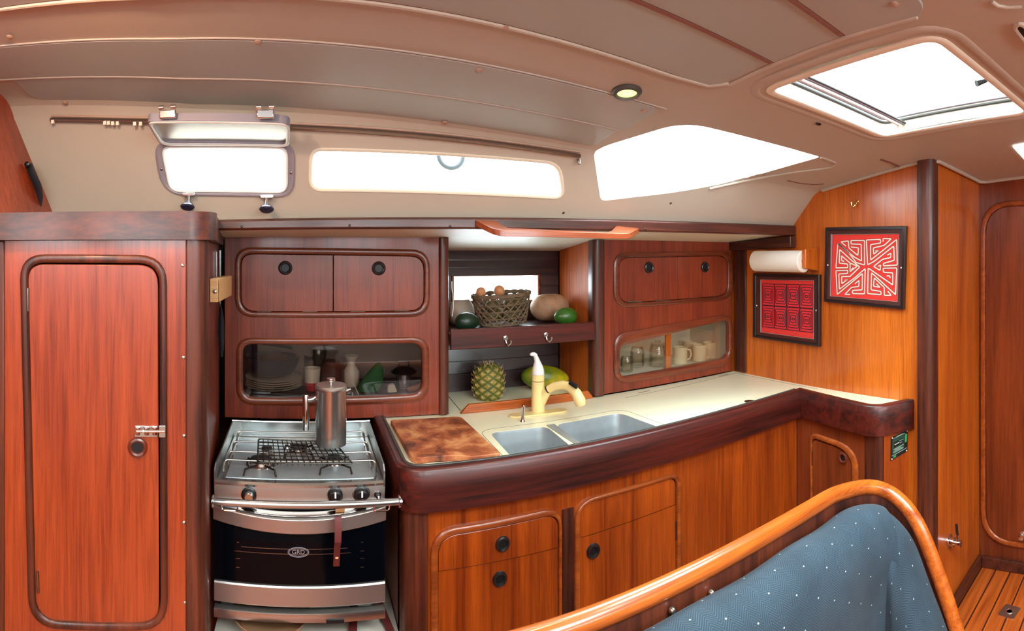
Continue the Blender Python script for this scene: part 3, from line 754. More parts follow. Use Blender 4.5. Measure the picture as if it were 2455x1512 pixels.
for x, y, where in ((1212, 812, 'nearer the stove'), (1309, 804, 'nearer the jar cabinet')):
    h = thing('coat_hook', 'small metal hook on the front edge of the fruit shelf, ' + where, 'hook', ony(x, y + 10, 1.98), 'hooks on the shelf edge')
    c = ony(x, y, 1.983)
    MB().lathe(c + Vector((0, .002, .004)), [(.010, 0), (.0095, .003), (.006, .005)], 14, (0, -1, 0), sx=1).obj('plate', 'steel', h)
    MB().tube([c + Vector((0, -.002, -.004)), c + Vector((.002, -.006, -.017)), c + Vector((.006, -.016, -.023)), c + Vector((.012, -.022, -.016)), c + Vector((.014, -.022, -.004))], [.0045, .0042, .004, .0038, .0045], 8).obj('prong', 'steel', h)
# ================================================================ WORKTOP
ZW = E - .612
wt = [(.29, 1.513), (1.932, 1.513), (1.882, 1.10), (2.03, 1.05), (2.03, 2.02), (1.17, 2.02), (1.17, 2.345), (.545, 2.345), (.545, 2.02), (.29, 2.02)]
s1 = rpoly([(.606, 1.522), (.812, 1.522), (.83, 1.755), (.618, 1.765)], .04, 7)
s2 = rpoly([(.853, 1.522), (1.168, 1.522), (1.150, 1.765), (.866, 1.760)], .045, 7)
to3 = lambda P, z: [Vector((p[0], p[1], z)) for p in P]
wtop = MB().plate(to3(wt, ZW), [to3(s1, ZW), to3(s2, ZW)], (0, 0, -.022)).obj('worktop', 'laminate', None, smooth=False)
tag(wtop, 'cream laminate L-shaped worktop around the sink, edged in dark mahogany', 'worktop')
def line_on(z, pts, w, mat, name, parent):
    m = MB()
    for a, b in zip(pts, pts[1:]):
        a, b = Vector(a), Vector(b); n = Vector((-(b - a).y, (b - a).x, 0)).normalized() * w / 2
        m.prism([a - n, b - n, b + n, a + n], (0, 0, .0006))
    return m.obj(name, mat, parent, smooth=False)
lid = [onz(1620, 1006, ZW), onz(1440, 965, ZW) , onz(1500, 953, ZW)]
line_on(ZW, [onz(1500, 953, ZW), onz(1765, 894, ZW), onz(1960, 932, ZW)], .002, 'seam_grey', 'lid_seam', wtop)
line_on(ZW, [Vector((p[0], p[1], ZW)) for p in rpoly([(.585, 1.53), (.59, 1.80), (1.185, 1.80), (1.20, 1.53)], [.001, .06, .06, .001])][1:-1], .0016, 'seam_grey', 'sink_seam', wtop)
line_on(ZW, [onz(1074, 948, ZW), onz(1104, 984, ZW)], .003, 'seam_grey', 'niche_seam', wtop)
line_on(ZW, [onz(1530, 942, ZW), onz(1558, 936, ZW)], .006, 'seam_grey', 'lid_hinge', wtop); line_on(ZW, [onz(1724, 902, ZW), onz(1745, 897, ZW)], .006, 'seam_grey', 'lid_hinge', wtop)
rp = onz(1797, 962, ZW)
MB().lathe(rp + Vector((0, 0, 0)), [(.022, 0), (.022, .0015), (.014, .002), (.010, .0012), (.0005, .001)], 24).obj('ring_pull', 'pewter', wtop)
sk = thing('sink', 'double bowl stainless steel sink set into the cream worktop', 'sink', (.88, 1.65, ZW - .19))
for S in (s1, s2):
    cx, cy = sum(p[0] for p in S) / len(S), sum(p[1] for p in S) / len(S)
    def sc_(k, z): return [Vector((cx + (p[0] - cx) * k, cy + (p[1] - cy) * k, z)) for p in S]
    MB().loft([sc_(.997, ZW - .001), sc_(.995, ZW - .003), sc_(.985, ZW - .012), sc_(.955, ZW - .14), sc_(.92, ZW - .158), sc_(.84, ZW - .165), sc_(.2, ZW - .17)], cap0=False).obj('basin', 'sink_steel', sk)
    MB().lathe((cx, cy, ZW - .169), [(.03, 0), (.03, .002), (.02, .003), (.012, .001)], 20).obj('drain', 'steel', sk)
MB().prism(to3([(.832, 1.522), (.850, 1.522), (.864, 1.757), (.832, 1.757)], ZW + .0004), (0, 0, .003)).obj('divider', 'sink_steel', sk, bevel=.001)

# the deep mahogany fiddle rail round the worktop
def sweep_plan(corners, r, w, z0, z1, name, mat, parent, closed=False, bev=.006):
    P = rpoly_open(corners, r); rows = []
    for i, p in enumerate(P):
        a = P[max(i - 1, 0)]; b = P[min(i + 1, len(P) - 1)]
        if 0 < i < len(P) - 1:
            t1 = (p - a).normalized(); t2 = (b - p).normalized(); t = (t1 + t2).normalized(); k = 1 / max(.4, t.dot(t1))
        else: t = (b - a).normalized(); k = 1
        n = Vector((-t.y, t.x, 0)) * w / 2 * k
        o, q = p - n, p + n
        rows.append([Vector((o.x, o.y, z0)), Vector((o.x, o.y, (z0 + z1) / 2)), Vector((o.x, o.y, z1 - bev)), Vector((p.x - n.x * .7, p.y - n.y * .7, z1)), Vector((p.x + n.x * .7, p.y + n.y * .7, z1)), Vector((q.x, q.y, z1 - bev)), Vector((q.x, q.y, z0))])
    return MB().loft(rows).obj(name, mat, parent, angle=50)
def rpoly_open(c, r):
    c = [Vector((p[0], p[1], 0)) for p in c]; out = [c[0]]
    for i in range(1, len(c) - 1):
        a, b, d = c[i - 1], c[i], c[i + 1]; k = r[i]
        if k < 1e-4: out.append(b); continue
        s, t = b + (a - b).normalized() * k, b + (d - b).normalized() * k
        for j in range(8):
            w = j / 7; out.append(s * (1 - w) ** 2 + b * 2 * w * (1 - w) + t * w * w)
    out.append(c[-1]); return out
fp = [(.268, 2.03), (.268, 1.495), (1.925, 1.495), (1.868, 1.075), (2.035, .995)]
fd = thing('worktop_fiddle', 'dark mahogany rim running around the edge of the cream worktop', 'worktop rim', (1.0, 1.49, E - .73))
sweep_plan(fp, [0, .075, 0, .055, 0], .034, E - .722, E - .600, 'rim_board', 'fiddle_x', fd)
ep = [(.284, 2.0), (.284, 1.511), (1.905, 1.511)]
sweep_plan(ep, [0, .06, 0], .010, E - .606, E - .598, 'rubber_edge', 'rubber', fd, bev=.002)
# mahogany side board between stove and worktop
# ================================================================ BASE CABINETS
BP = Plane((0, 1.52), (1, 1.52))
bc = thing('base_cabinet', 'teak base cabinet under the sink with drawer, flap and cupboard doors', 'cabinet', (1.1, 1.75, 0))
o1i = rrpx([(1049, 1286), (1338, 1229), (1338, 1900), (1049, 1900)], [44, 34, 2, 2]); o1o = rrpx([(1032, 1271), (1345, 1212), (1345, 1900), (1032, 1900)], [60, 46, 2, 2])
o2i = rrpx([(1388, 1207), (1620, 1141), (1620, 1900), (1388, 1900)], [34, 22, 2, 2]); o2o = rrpx([(1376, 1202), (1630, 1128), (1630, 1900), (1376, 1900)], [50, 34, 2, 2])
def clampz(P, z=.1):
    return [Vector((p.x, p.y, max(p.z, z))) for p in P]
def plates(pl, outl, holes, t, mat, parent, name='face_panel', d=0):
    return MB().plate(V3(pl, outl, d), holes, -pl.n * t).obj(name, mat, parent, smooth=False)
h1, h2 = clampz(P3(BP, o1i)), clampz(P3(BP, o2i))
def dedupe(P):
    out = []
    for p in P:
        if not out or (p - out[-1]).length > 1e-5: out.append(p)
    if (out[0] - out[-1]).length < 1e-5: out.pop()
    return out
plates(BP, [(.30, 0), (1.93, 0), (1.93, E - .72), (.30, E - .72)], [dedupe(h1), dedupe(h2)], .016, 'teak_veneer', bc)
MB().box((.30, 1.90, 0), (1.93, 1.915, E - .72)).obj('back_panel', 'dark_hole', bc, smooth=False)
MB().ring2(h1, clampz(P3(BP, o1o), .08), BP.n, .012).obj('door_frame', 'moulding_light', bc)
MB().ring2(h2, clampz(P3(BP, o2o), .08), BP.n, .012).obj('door_frame', 'moulding_light', bc)
def halfpoly(P, fn, keep_above, gap):
    """part of the outline above or below a line z = fn(x)"""
    out = []; n = len(P)
    for i in range(n):
        a, b = P[i], P[(i + 1) % n]
        fa, fb = a.z - fn(a.x), b.z - fn(b.x); s = 1 if keep_above else -1
        if fa * s >= gap: out.append(a)
        if (fa * s - gap) * (fb * s - gap) < 0:
            t = (gap - fa * s) / (fb * s - fa * s); out.append(a.lerp(b, t))
    return dedupe(out)
def shrink(P, k):
    c = sum(P, Vector((0, 0, 0))) / len(P); lo = [min(p[i] for p in P) for i in range(3)]; hi = [max(p[i] for p in P) for i in range(3)]
    return [Vector((p.x + (k if p.x < c.x else -k), p.y, p.z + (k if p.z < c.z else -k))) for p in P]
def line_fn(pl, a, b):
    A, B = pl.pt(*pl.uv(*a)), pl.pt(*pl.uv(*b)); return lambda x: A.z + (B.z - A.z) * (x - A.x) / (B.x - A.x)
f1 = line_fn(BP, (1050, 1368), (1338, 1311)); f2 = line_fn(BP, (1389, 1290), (1620, 1209))
S1, S2 = shrink(dedupe(h1), .002), shrink(dedupe(h2), .002)
mv = lambda P, d: [p + BP.n * d for p in P]
d1 = MB().prism(mv(halfpoly(S1, f1, True, .001), -.012), BP.n * .017).obj('drawer', 'teak_veneer', bc, bevel=.002)
d2 = MB().prism(mv(halfpoly(S1, f1, False, .001), -.012), BP.n * .014).obj('door', 'teak_veneer', bc, bevel=.002)
d3 = MB().prism(mv(halfpoly(S2, f2, True, .001), -.012), BP.n * .014).obj('flap_panel', 'teak_veneer', bc, bevel=.002)
d4 = MB().prism(mv(halfpoly(S2, f2, False, .001), -.012), BP.n * .014).obj('door', 'teak_veneer', bc, bevel=.002)
finger_ring(BP, 1205, 1303, .021, 'ring_black', d1, .006); finger_ring(BP, 1198, 1387, .021, 'ring_black', d2, .003); finger_ring(BP, 1422, 1320, .0225, 'ring_black', d4, .003)
hinge(BP, (1621, 1249), (1621, 1292), d4, .007, .003)
MB().prism(rpoly([(.270, 1.508, 0), (.345, 1.508, 0), (.345, 1.54, 0), (.270, 1.60, 0)], [.03, .008, .005, .01]), (0, 0, E - .7235)).obj('corner_post', 'dark_trim_z', bc)
MB().prism([(.270, 1.56, 0), (.285, 1.56, 0), (.285, 2.05, 0), (.270, 2.05, 0)], (0, 0, E - .72)).obj('side_panel', 'red_veneer', bc, smooth=False)
MB().pbox(BP, BP.uv(1347, 1400)[0], BP.uv(1374, 1400)[0], 0, E - .80, .001, .005).obj('center_stile', 'dark_trim_z', bc)
# narrow cabinet along the bulkhead
A_, B_ = Vector((1.932, 1.52, 0)), Vector((1.885, 1.115, 0))
NP = Plane((B_.x, B_.y), (A_.x, A_.y))
nc = thing('narrow_cabinet', 'narrow cabinet with a small rounded door against the picture wall', 'cabinet', (1.98, 1.3, 0))
ni = rrpx([(1949, 1048), (2044, 1082), (2046, 1400), (1949, 1400)], [12, 44, 2, 2]); no = rrpx([(1944, 1034), (2058, 1072), (2060, 1400), (1944, 1400)], [20, 56, 2, 2])
hn = dedupe(clampz(P3(NP, ni), .3)); ulen = (A_ - B_).length
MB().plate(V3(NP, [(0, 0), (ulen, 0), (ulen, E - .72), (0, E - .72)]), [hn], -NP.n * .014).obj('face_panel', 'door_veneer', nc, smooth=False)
MB().prism([Vector((1.98, 1.10, 0)), Vector((1.98, 1.52, 0)), Vector((2.0, 1.52, 0)), Vector((2.0, 1.10, 0))], (0, 0, E - .72)).obj('back_panel', 'dark_hole', nc, smooth=False)
MB().ring2(clampz(P3(NP, ni), .3), clampz(P3(NP, no), .29), NP.n, .010).obj('door_frame', 'moulding_light', nc)
c_ = sum(hn, Vector((0, 0, 0))) / len(hn)
dn = MB().prism([c_ + (p - c_) * .975 - NP.n * .010 for p in hn], NP.n * .013).obj('door', 'door_veneer', nc, bevel=.0015)
finger_ring(NP, 2021, 1097, .021, 'ring_brown', dn, .004)
hinge(NP, (1947, 1079), (1947, 1115), dn, .006, .004)
MB().prism(rpoly([(1.88, 1.135, 0), (1.872, 1.058, 0), (1.903, 1.050, 0), (1.93, 1.12, 0)], [.01, .035, .01, .01]), (0, 0, E - .7235)).obj('corner_post', 'dark_trim_z', nc)
GP = Plane((1.90, 1.052), (2.025, .995))
MB().pbox(GP, .0, .125, 0, E - .72, -.02, -.0).obj('end_panel', 'teak_veneer', nc, smooth=False)
# green instruction plate
gp = thing('instruction_plate', 'small dark green printed plate on the end of the narrow cabinet', 'sign', GP.pt(.08, E - .9))
gq = [p - Vector((0, 0, .020)) for p in P3(GP, [(2136, 1037), (2176, 1018), (2175, 1069), (2135, 1092)], .0012)]
MB().prism(gq, GP.n * .002).obj('plate', 'plate_dark', gp, smooth=False)
def quadlerp(Q, s, t, n=None, d=0):
    p = Q[0].lerp(Q[1], s).lerp(Q[3].lerp(Q[2], s), t); return p + (n * d if n else Vector((0, 0, 0)))
def inset(Q, s0, t0, s1, t1, n, d, h, name, mat, parent):
    return MB().prism([quadlerp(Q, s0, t0, n, d), quadlerp(Q, s1, t0, n, d), quadlerp(Q, s1, t1, n, d), quadlerp(Q, s0, t1, n, d)], n * h).obj(name, mat, parent, smooth=False)
inset(gq, .08, .13, .78, .78, GP.n, .002, .0004, 'green_field', 'plate_green', gp)
inset(gq, .16, .26, .74, .50, GP.n, .0024, .0004, 'black_field', 'plate_dark', gp)
inset(gq, .82, .14, .94, .52, GP.n, .002, .0006, 'green_bar', 'bright_green', gp)
inset(gq, .15, .86, .3, .95, GP.n, .002, .0006, 'green_mark', 'bright_green', gp)
ln = MB()
for s0, s1_, t0 in ((.2, .48, .36), (.5, .72, .31), (.52, .66, .41), (.14, .74, .56), (.2, .6, .61), (.14, .7, .66), (.14, .74, .71), (.05, .95, .81), (.1, .8, .075), (.3, .7, .045)):
    ln.prism([quadlerp(gq, s0, t0, GP.n, .0027), quadlerp(gq, s1_, t0, GP.n, .0027), quadlerp(gq, s1_, t0 + (.035 if t0 == .36 else .014), GP.n, .0027), quadlerp(gq, s0, t0 + (.035 if t0 == .36 else .014), GP.n, .0027)], GP.n * .0003)
ln.obj('printed_lines', 'pale_ink', gp, smooth=False)
for s, t in ((.06, .03), (.95, .03), (.94, .95), (.06, .95)): screw(quadlerp(gq, s, t, GP.n, .002), GP.n, .003, gp, 'white_plastic')

# ================================================================ STOVE
SX = (-.262, .222); SC = (SX[0] + SX[1]) / 2; SH = (SX[1] - SX[0]) / 2
sv = thing('gas_stove', 'stainless steel gas stove and oven with black glass door, beside the locker', 'stove', (SC, 1.7, E - 1.04))
def bow(x, k=.035): return 1.53 - k * (1 - ((x - SC) / SH) ** 2)
def bowed(zp, name, mat, x0=SX[0], x1=SX[1], k=.035, th=.01, dy=0, n=20, dz=None, **kw):
    """curved front panel; zp = [(z, extra depth)] profile from top to bottom"""
    rows = []
    for i in range(n + 1):
        x = x0 + (x1 - x0) * i / n; y = bow(x, k) + dy; w = (dz(x) if dz else 0)
        rows.append([Vector((x, y - e, z + w)) for z, e in zp] + [Vector((x, y + th, z + w)) for z, e in reversed(zp)])
    return MB().loft(rows).obj(name, mat, sv, **kw)
# body box behind
MB().box((SX[0] + .005, 1.56, E - 1.0), (SX[1] - .005, 1.88, E - .70)).obj('oven_body', 'oven_inside', sv, smooth=False)
# cooktop tray with raised splash sides
ct = MB()
ct.loft([[(x, y, z) for x in ()] or [(SX[0] + .004, 1.525, z), (SX[1] - .004, 1.525, z), (SX[1] - .004, 1.90, z), (SX[0] + .004, 1.90, z)] for z in (E - .668, E - .640)])
ct.obj('cooktop', 'steel', sv, bevel=.004)
MB().box((SX[0] + .03, 1.545, E - .640), (SX[1] - .03, 1.87, E - .6385)).obj('cooktop_well', 'sink_steel', sv, smooth=False)
for x in (SX[0] + .0, SX[1] - .004):
    MB().prism([(x, 1.52, E - .655), (x, 1.90, E - .655), (x, 1.90, E - .585), (x, 1.54, E - .598), (x, 1.52, E - .612)], (.004, 0, 0)).obj('side_splash', 'steel', sv, smooth=False)
MB().box((SX[0], 1.90, E - .655), (SX[1], 1.905, E - .585)).obj('back_splash', 'steel', sv, smooth=False)
MB().tube([(SX[0], 1.9, E - .585), (SX[1], 1.9, E - .585)], .004, 8).obj('splash_bead', 'chrome', sv)
# control panel
bowed([(E - .640, -.006), (E - .646, .004), (E - .655, .006), (E - .70, .0), (E - .702, -.004)], 'control_panel', 'brushed', k=.006, th=.012)
bowed([(E - .6395, .004), (E - .645, .010), (E - .652, .008)], 'panel_lip', 'steel', k=.006, th=.012)
def knob(px, py, r, mat='black_plastic', cap=None):
    c = ony(px, py, 1.523)
    o = MB().lathe(c, [(r, 0), (r, .006), (r * .8, .008), (r * .74, .022), (r * .6, .025)], 28, (0, -1, 0)).obj('knob', mat, sv)
    MB().pbox(Plane((c.x - 1, c.y), (c.x, c.y)), 1 - .0022, 1 + .0022, c.z, c.z + r * .72, .023, .028).obj('pointer', cap or 'white_plastic', o, smooth=False)
    MB().tube([c + Vector((math.cos(a) * r * 1.12, 0, math.sin(a) * r * 1.12)) for a in [2 * math.pi * i / 24 for i in range(24)]], .0012, 6, closed=True).obj('bezel', 'chrome', o)
    return o
k_ = knob(597, 1184, .0215); c = ony(597, 1188, 1.50); MB().lathe(c + Vector((0, 0.0, 0)), [(.012, 0), (.012, .012), (.010, .014)], 20, (0, -1, 0)).obj('knob_cap', 'steel', k_)
k_ = knob(803, 1184, .0215); MB().box((.079 + .001, 1.492, E - .708), (.079 + .026, 1.500, E - .688)).obj('paper_tag', 'pale_wood', k_, smooth=False)
knob(866, 1182, .0215); knob(905, 1185, .0085)
# burners
def burner(px, py, r, zb=E - .639):
    c = onz(px, py, zb)
    o = MB().lathe(c, [(r * 1.25, 0), (r * 1.2, .003), (r * .95, .004), (r * .9, .012), (r * .85, .013)], 32).obj('burner', 'chrome', sv)
    MB().lathe(c + Vector((0, 0, .012)), [(r * .86, 0), (r * .86, .006), (r * .6, .008), (.001, .008)], 32).obj('burner_cap', 'cast_iron', o)
burner(626, 1112, .038); burner(803, 1108, .027); burner(716, 1078, .033); burner(640, 1085, .02)
# pot rails (fiddles) of bent wire
def wire(pts, r=.003, mat='wire', name='pot_rail', parent=None, n=8):
    return MB().tube(pts, r, n).obj(name, mat, parent or sv)
zr = E - .604
def rail(y0_, x0_, x1_, lift=0):
    return rpoly_open3([(x0_, y0_ - .03, E - .635), (x0_, y0_ - .004, zr + lift), (x1_, y0_ - .004, zr + lift), (x1_, y0_ - .03, E - .635)], .012)
def rpoly_open3(c, r):
    c = [Vector(p) for p in c]; out = [c[0]]
    for i in range(1, len(c) - 1):
        a, b, d = c[i - 1], c[i], c[i + 1]; k = min(r, (a - b).length * .45, (d - b).length * .45)
        s, t = b + (a - b).normalized() * k, b + (d - b).normalized() * k
        for j in range(5):
            w = j / 4; out.append(s * (1 - w) ** 2 + b * 2 * w * (1 - w) + t * w * w)
    out.append(c[-1]); return out
wire(rail(1.60, SX[0] + .02, SX[1] - .02, -.004), .0032)
wire(rail(1.675, SX[0] + .022, SX[1] - .022, -.006), .0028)
wire(rail(1.76, SX[0] + .024, SX[1] - .024, -.004), .0028)
wire(rail(1.85, SX[0] + .026, SX[1] - .026, 0), .0028)
for x in (SX[0] + .03, SX[1] - .03):
    wire([(x, 1.56, E - .615), (x, 1.87, E - .612)], .0028)
# fixed grate arms over the burners
for px, py in ((626, 1112), (803, 1108), (716, 1078)):
    c = onz(px, py, E - .618)
    for k in range(4):
        a = math.pi / 4 + k * math.pi / 2; d = Vector((math.cos(a), math.sin(a), 0))
        wire([c + d * .018, c + d * .06, c + d * .066 + Vector((0, 0, -.018))], .003, 'wire_dark', 'grate_arm')
# oven: steel handle band, black glass door, lower steel band, kick bar
dzb = lambda x: .016 * ((x - SC) / SH) ** 2
bowed([(E - .722, .006), (E - .727, .016), (E - .765, .014), (E - .770, .006)], 'oven_handle', 'brushed', x0=SX[0] - .002, x1=SX[1] + .002, k=.030, th=.006, dz=dzb, bevel=.0015)
bowed([(E - .712, .012), (E - .7155, .018), (E - .719, .012)], 'handle_lip', 'chrome', x0=SX[0] + .006, x1=SX[1] - .006, k=.030, th=.006, dz=lambda x: dzb(x) * .8)
gd = bowed([(E - .735, -.002), (E - .74, .0), (E - .925, .0)], 'oven_door', 'oven_glass', k=.008, th=.012)
bowed([(E - .928, .004), (E - .932, .007), (E - .982, .007), (E - .986, .004)], 'door_band', 'brushed', k=.008, th=.014)
bowed([(E - .998, .0), (E - 1.002, .012), (E - 1.008, .014), (E - 1.030, .008), (E - 1.034, .0)], 'kick_bar', 'steel', k=.004, th=.006)
MB().box((.055, 1.512, E - 1.028), (.105, 1.52, E - 1.019)).obj('slot', 'dark_hole', sv, smooth=False)
# oven rack wires glinting behind the glass, and the badge
for z, xa, xb in ((E - .8255, -.185, .115), (E - .8395, -.205, .125)):
    MB().tube([(x, bow(x, .008) - .0006, z) for x in [xa + (xb - xa) * i / 12 for i in range(13)]], .0009, 6).obj('rack_wire', 'wire', gd)
for px in (571, 868):
    for py, w in ((1297, .006), (1318, .010), (1336, .012), (1357, .010)):
        p = ony(px, py, bow(.0, 0) - .0); y = bow(p.x, .008) - .001
        MB().box((p.x - w * .5, y - .0006, p.z - .0008), (p.x + w * .5, y, p.z + .0008)).obj('shelf_pin', 'wire', gd, smooth=False)
lc = Vector((-.023, bow(-.023, .008) - .0012, E - .8335))
MB().tube([lc + Vector((math.cos(a) * .029, 0, math.sin(a) * .0135)) for a in [2 * math.pi * i / 40 for i in range(40)]], .0012, 6, closed=True).obj('badge_rim', 'grey_alloy', gd)
MB().tube([lc + Vector((math.cos(a) * .0255, 0, math.sin(a) * .0105)) for a in [2 * math.pi * i / 40 for i in range(40)]], .0006, 6, closed=True).obj('badge_rim', 'grey_alloy', gd)
def text(body, size, loc, rot, mat, parent, name='lettering', ext=.0004):
    cu = bpy.data.curves.new(name, 'FONT'); cu.body = body; cu.size = size; cu.extrude = ext; cu.align_x = 'CENTER'; cu.align_y = 'CENTER'
    o = bpy.data.objects.new('tmp', cu); COL.objects.link(o); bpy.context.view_layer.update()
    me = bpy.data.meshes.new_from_object(o.evaluated_get(bpy.context.evaluated_depsgraph_get())); me.name = name
    bpy.data.objects.remove(o); bpy.data.curves.remove(cu)
    q = bpy.data.objects.new(name, me); COL.objects.link(q); me.materials.clear(); me.materials.append(MAT[mat]); q.parent = parent
    q.location = Vector(loc) - base_of(parent); q.rotation_euler = rot; return q
text('GRD', .0175, lc, (math.pi / 2, 0, 0), 'grey_alloy', gd)
# leather strap hanging from the oven handle
ls = thing('leather_strap', 'dark red-brown strap hanging over the oven handle', 'strap', (.075, 1.47, E - .86))
MB().loft([[(.079 + dx - w, y, z), (.079 + dx + w, y, z), (.079 + dx + w, y + .004, z), (.079 + dx - w, y + .004, z)] for y, z, w, dx in ((1.462, E - .706, .0095, .006), (1.452, E - .722, .0095, .006), (1.450, E - .77, .009, .005), (1.464, E - .79, .0085, .004), (1.475, E - .848, .0085, .002))]).obj('band', 'tape', ls)
MB().box((.078, 1.4645, E - .822), (.086, 1.4655, E - .817)).obj('stitch', 'pale_wood', ls, smooth=False)
# crash bar in front of the stove
cbp = thing('safety_bar', 'polished steel safety bar across the front of the stove', 'bar', (SC, 1.44, E - .68))
zb_ = E - .666
MB().tube([(-.252, 1.445, zb_), (.255, 1.445, zb_)], .0098, 18).obj('bar', 'steel', cbp)
for x, d in ((-.254, 1), (.2515, -1)):
    MB().lathe((x, 1.445, zb_), [(.017, 0), (.017, .003), (.0125, .005)], 20, (d, 0, 0)).obj('end_flange', 'chrome', cbp)
MB().tube([(.2535, 1.445, zb_), (.2535, 1.50, zb_ - .02)], .005, 8).obj('bracket', 'chrome', cbp)
for x in (-.205, .2):
    MB().tube(rpoly_open3([(x - .022, 1.438, zb_ - .006), (x - .020, 1.434, zb_ - .017), (x + .020, 1.434, zb_ - .017), (x + .022, 1.438, zb_ - .006)], .006), .0022, 8).obj('towel_loop', 'chrome', cbp)
# pale liner under the stove with a bowl on it
struct(MB().box((-.27, 1.50, E - 1.125), (.268, 2.3, E - 1.105)), 'trim_5', 'white_liner', smooth=False)
struct(MB().prism([(.12, 1.56, E - 1.105), (.145, 1.56, E - 1.105), (.175, 1.8, E - 1.05), (.15, 1.8, E - 1.05)], (0, 0, .012)), 'trim_6', 'tape', smooth=False)
struct(MB().prism([(.235, 1.56, E - 1.105), (.255, 1.56, E - 1.105), (.205, 1.8, E - 1.05), (.18, 1.8, E - 1.05)], (0, 0, .012)), 'trim_7', 'tape', smooth=False)
bw = MB().lathe((-.105, 1.60, E - 1.105), [(.04, 0), (.065, .006), (.10, .035), (.115, .055), (.110, .054), (.09, .03), (.001, .01)], 36).obj('bowl', 'bowl_tan')
tag(bw, 'tan bowl standing on the pale liner under the oven', 'bowl')
# loose wire grill on the cooktop
gr = thing('wire_grill', 'loose square-mesh wire grill lying across the burners', 'grill', (0, 1.62, zr))
gz = zr + .004
gA, gB, gC, gD = onz(620, 1052, gz + .012), onz(800, 1058, gz + .008), onz(845, 1110, gz), onz(617, 1107, gz)
MB().tube([p for p in rpoly([gA, gB, gC, gD], .008, 4)], .0026, 8, closed=True).obj('rim_wire', 'wire_dark', gr)
for i in range(1, 16):
    t = i / 16; MB().tube([gA.lerp(gB, t), gD.lerp(gC, t), gD.lerp(gC, t) + Vector((0, -.004, -.006))], .0016, 6).obj('mesh_wire', 'wire_dark', gr)
for i in range(1, 7):
    t = i / 7; MB().tube([gA.lerp(gD, t), gB.lerp(gC, t)], .0016, 6).obj('mesh_wire', 'wire_dark', gr)
# French press
fc = Vector((math.sin((793.5 - X0) / F) * 1.69, math.cos((793.5 - X0) / F) * 1.69, gz + .0115))
fpz = thing('coffee_press', 'tall stainless steel coffee press standing on the stove', 'coffee press', fc)
MB().lathe(fc, [(.044, 0), (.0475, .002), (.0480, .012), (.0480, .165), (.0500, .170), (.0500, .176)], 48).obj('body', 'steel', fpz, angle=50)
MB().lathe(fc + Vector((0, 0, .176)), [(.0505, 0), (.0505, .005), (.047, .009), (.02, .011), (.001, .0115)], 48).obj('lid', 'brushed', fpz)
MB().lathe(fc + Vector((0, 0, .187)), [(.004, 0), (.004, .009), (.0135, .010), (.0145, .013), (.0135, .0175), (.001, .018)], 28).obj('plunger_knob', 'chrome', fpz)
hx_ = fc + Vector((-.078, -.003, 0))
MB().lathe(hx_ + Vector((0, 0, .045)), [(.0095, 0), (.0105, .002), (.0105, .108), (.0095, .110)], 20).obj('handle', 'chrome', fpz)
MB().tube([hx_ + Vector((.004, 0, .138)), fc + Vector((-.055, 0, .140)), fc + Vector((-.046, 0, .148))], .0085, 12, up=(0, 0, 1)).obj('handle_arm', 'chrome', fpz)
MB().tube([fc + Vector((.046, 0, .164)), fc + Vector((.062, 0, .170))], [.009, .004], 10, up=(0, 0, 1)).obj('spout', 'steel', fpz)

# ================================================================ ON THE WORKTOP
cbq = [onz(921, 1009, ZW + .014), onz(1100, 999, ZW + .014), onz(1213, 1098, ZW + .014), onz(975, 1116, ZW + .014)]
cbq = [Vector((.302, 1.98, 0)), Vector((.555, 1.965, 0)), Vector((.575, 1.528, 0)), Vector((.44, 1.530, 0)), Vector((.40, 1.552, 0)), Vector((.345, 1.555, 0)), Vector((.305, 1.545, 0))]
cbx = []
a0, a1, a2, a3 = onz(921, 1009, ZW + .016), onz(1104, 999, ZW + .016), onz(1213, 1100, ZW + .016), onz(972, 1112, ZW + .016)

cbq = [a0, a1, a2, Vector((.475, 1.522, 0)), Vector((.44, 1.548, 0)), Vector((.36, 1.556, 0)), Vector((.325, 1.548, 0)), Vector((.306, 1.57, 0))]
cbq = [Vector((max(p.x, .3), max(p.y, 1.520), ZW + .0015)) for p in cbq]
cb_ = MB().prism(rpoly(cbq, [.01, .03, .01, .03, .03, .03, .02, .02], 6), (0, 0, .018)).obj('cutting_board', 'butcher_wood', None, bevel=.002)
tag(cb_, 'worn wooden cutting board set flush in the worktop left of the sink', 'cutting board')
# low fiddle in front of the niche
fs = [onz(1104, 992, ZW + .001), onz(1426, 957, ZW + .001)]
fs0, fs1 = Vector((fs[0].x, 2.0, ZW + .001)), Vector((1.172, 2.0, ZW + .001))
nf = MB().prism([fs0, fs1, fs1 + Vector((-.028, 0, .034)), fs0 + Vector((.034, 0, .034))], (0, .014, 0)).obj('low_fiddle', 'rail_teak', None, bevel=.002)
tag(nf, 'low teak strip on the worktop in front of the pineapple and papaya', 'fiddle')
# faucet
ft = onz(1290, 988, ZW)
fa = thing('faucet', 'cream pull-out kitchen faucet with a white lever on top', 'faucet', ft)
pc = onz(1288, 994, ZW); pa, pb = onz(1228, 999, ZW), onz(1352, 985, ZW)
ax = (pb - pa).normalized(); ay = Vector((-ax.y, ax.x, 0)); hw = (pb - pa).length / 2 + .012; cc = (pa + pb) / 2
stad = [cc + ax * (s * (hw - .026)) + (ax * math.cos(a) + ay * math.sin(a)) * .026 for s, rng in ((1, range(-90, 91, 15)), (-1, range(90, 271, 15))) for a in [math.radians(k) for k in rng]]
MB().prism(stad, (0, 0, .007)).obj('base_plate', 'biscuit', fa, bevel=.0025)
fh = (Y0 - 912) / F * ft.y / math.cos(0) ; 
rr_ = .0265
rho = math.hypot(ft.x, ft.y)
zt_ = E + (Y0 - 912) / F * rho; zs_ = E + (Y0 - 897) / F * rho
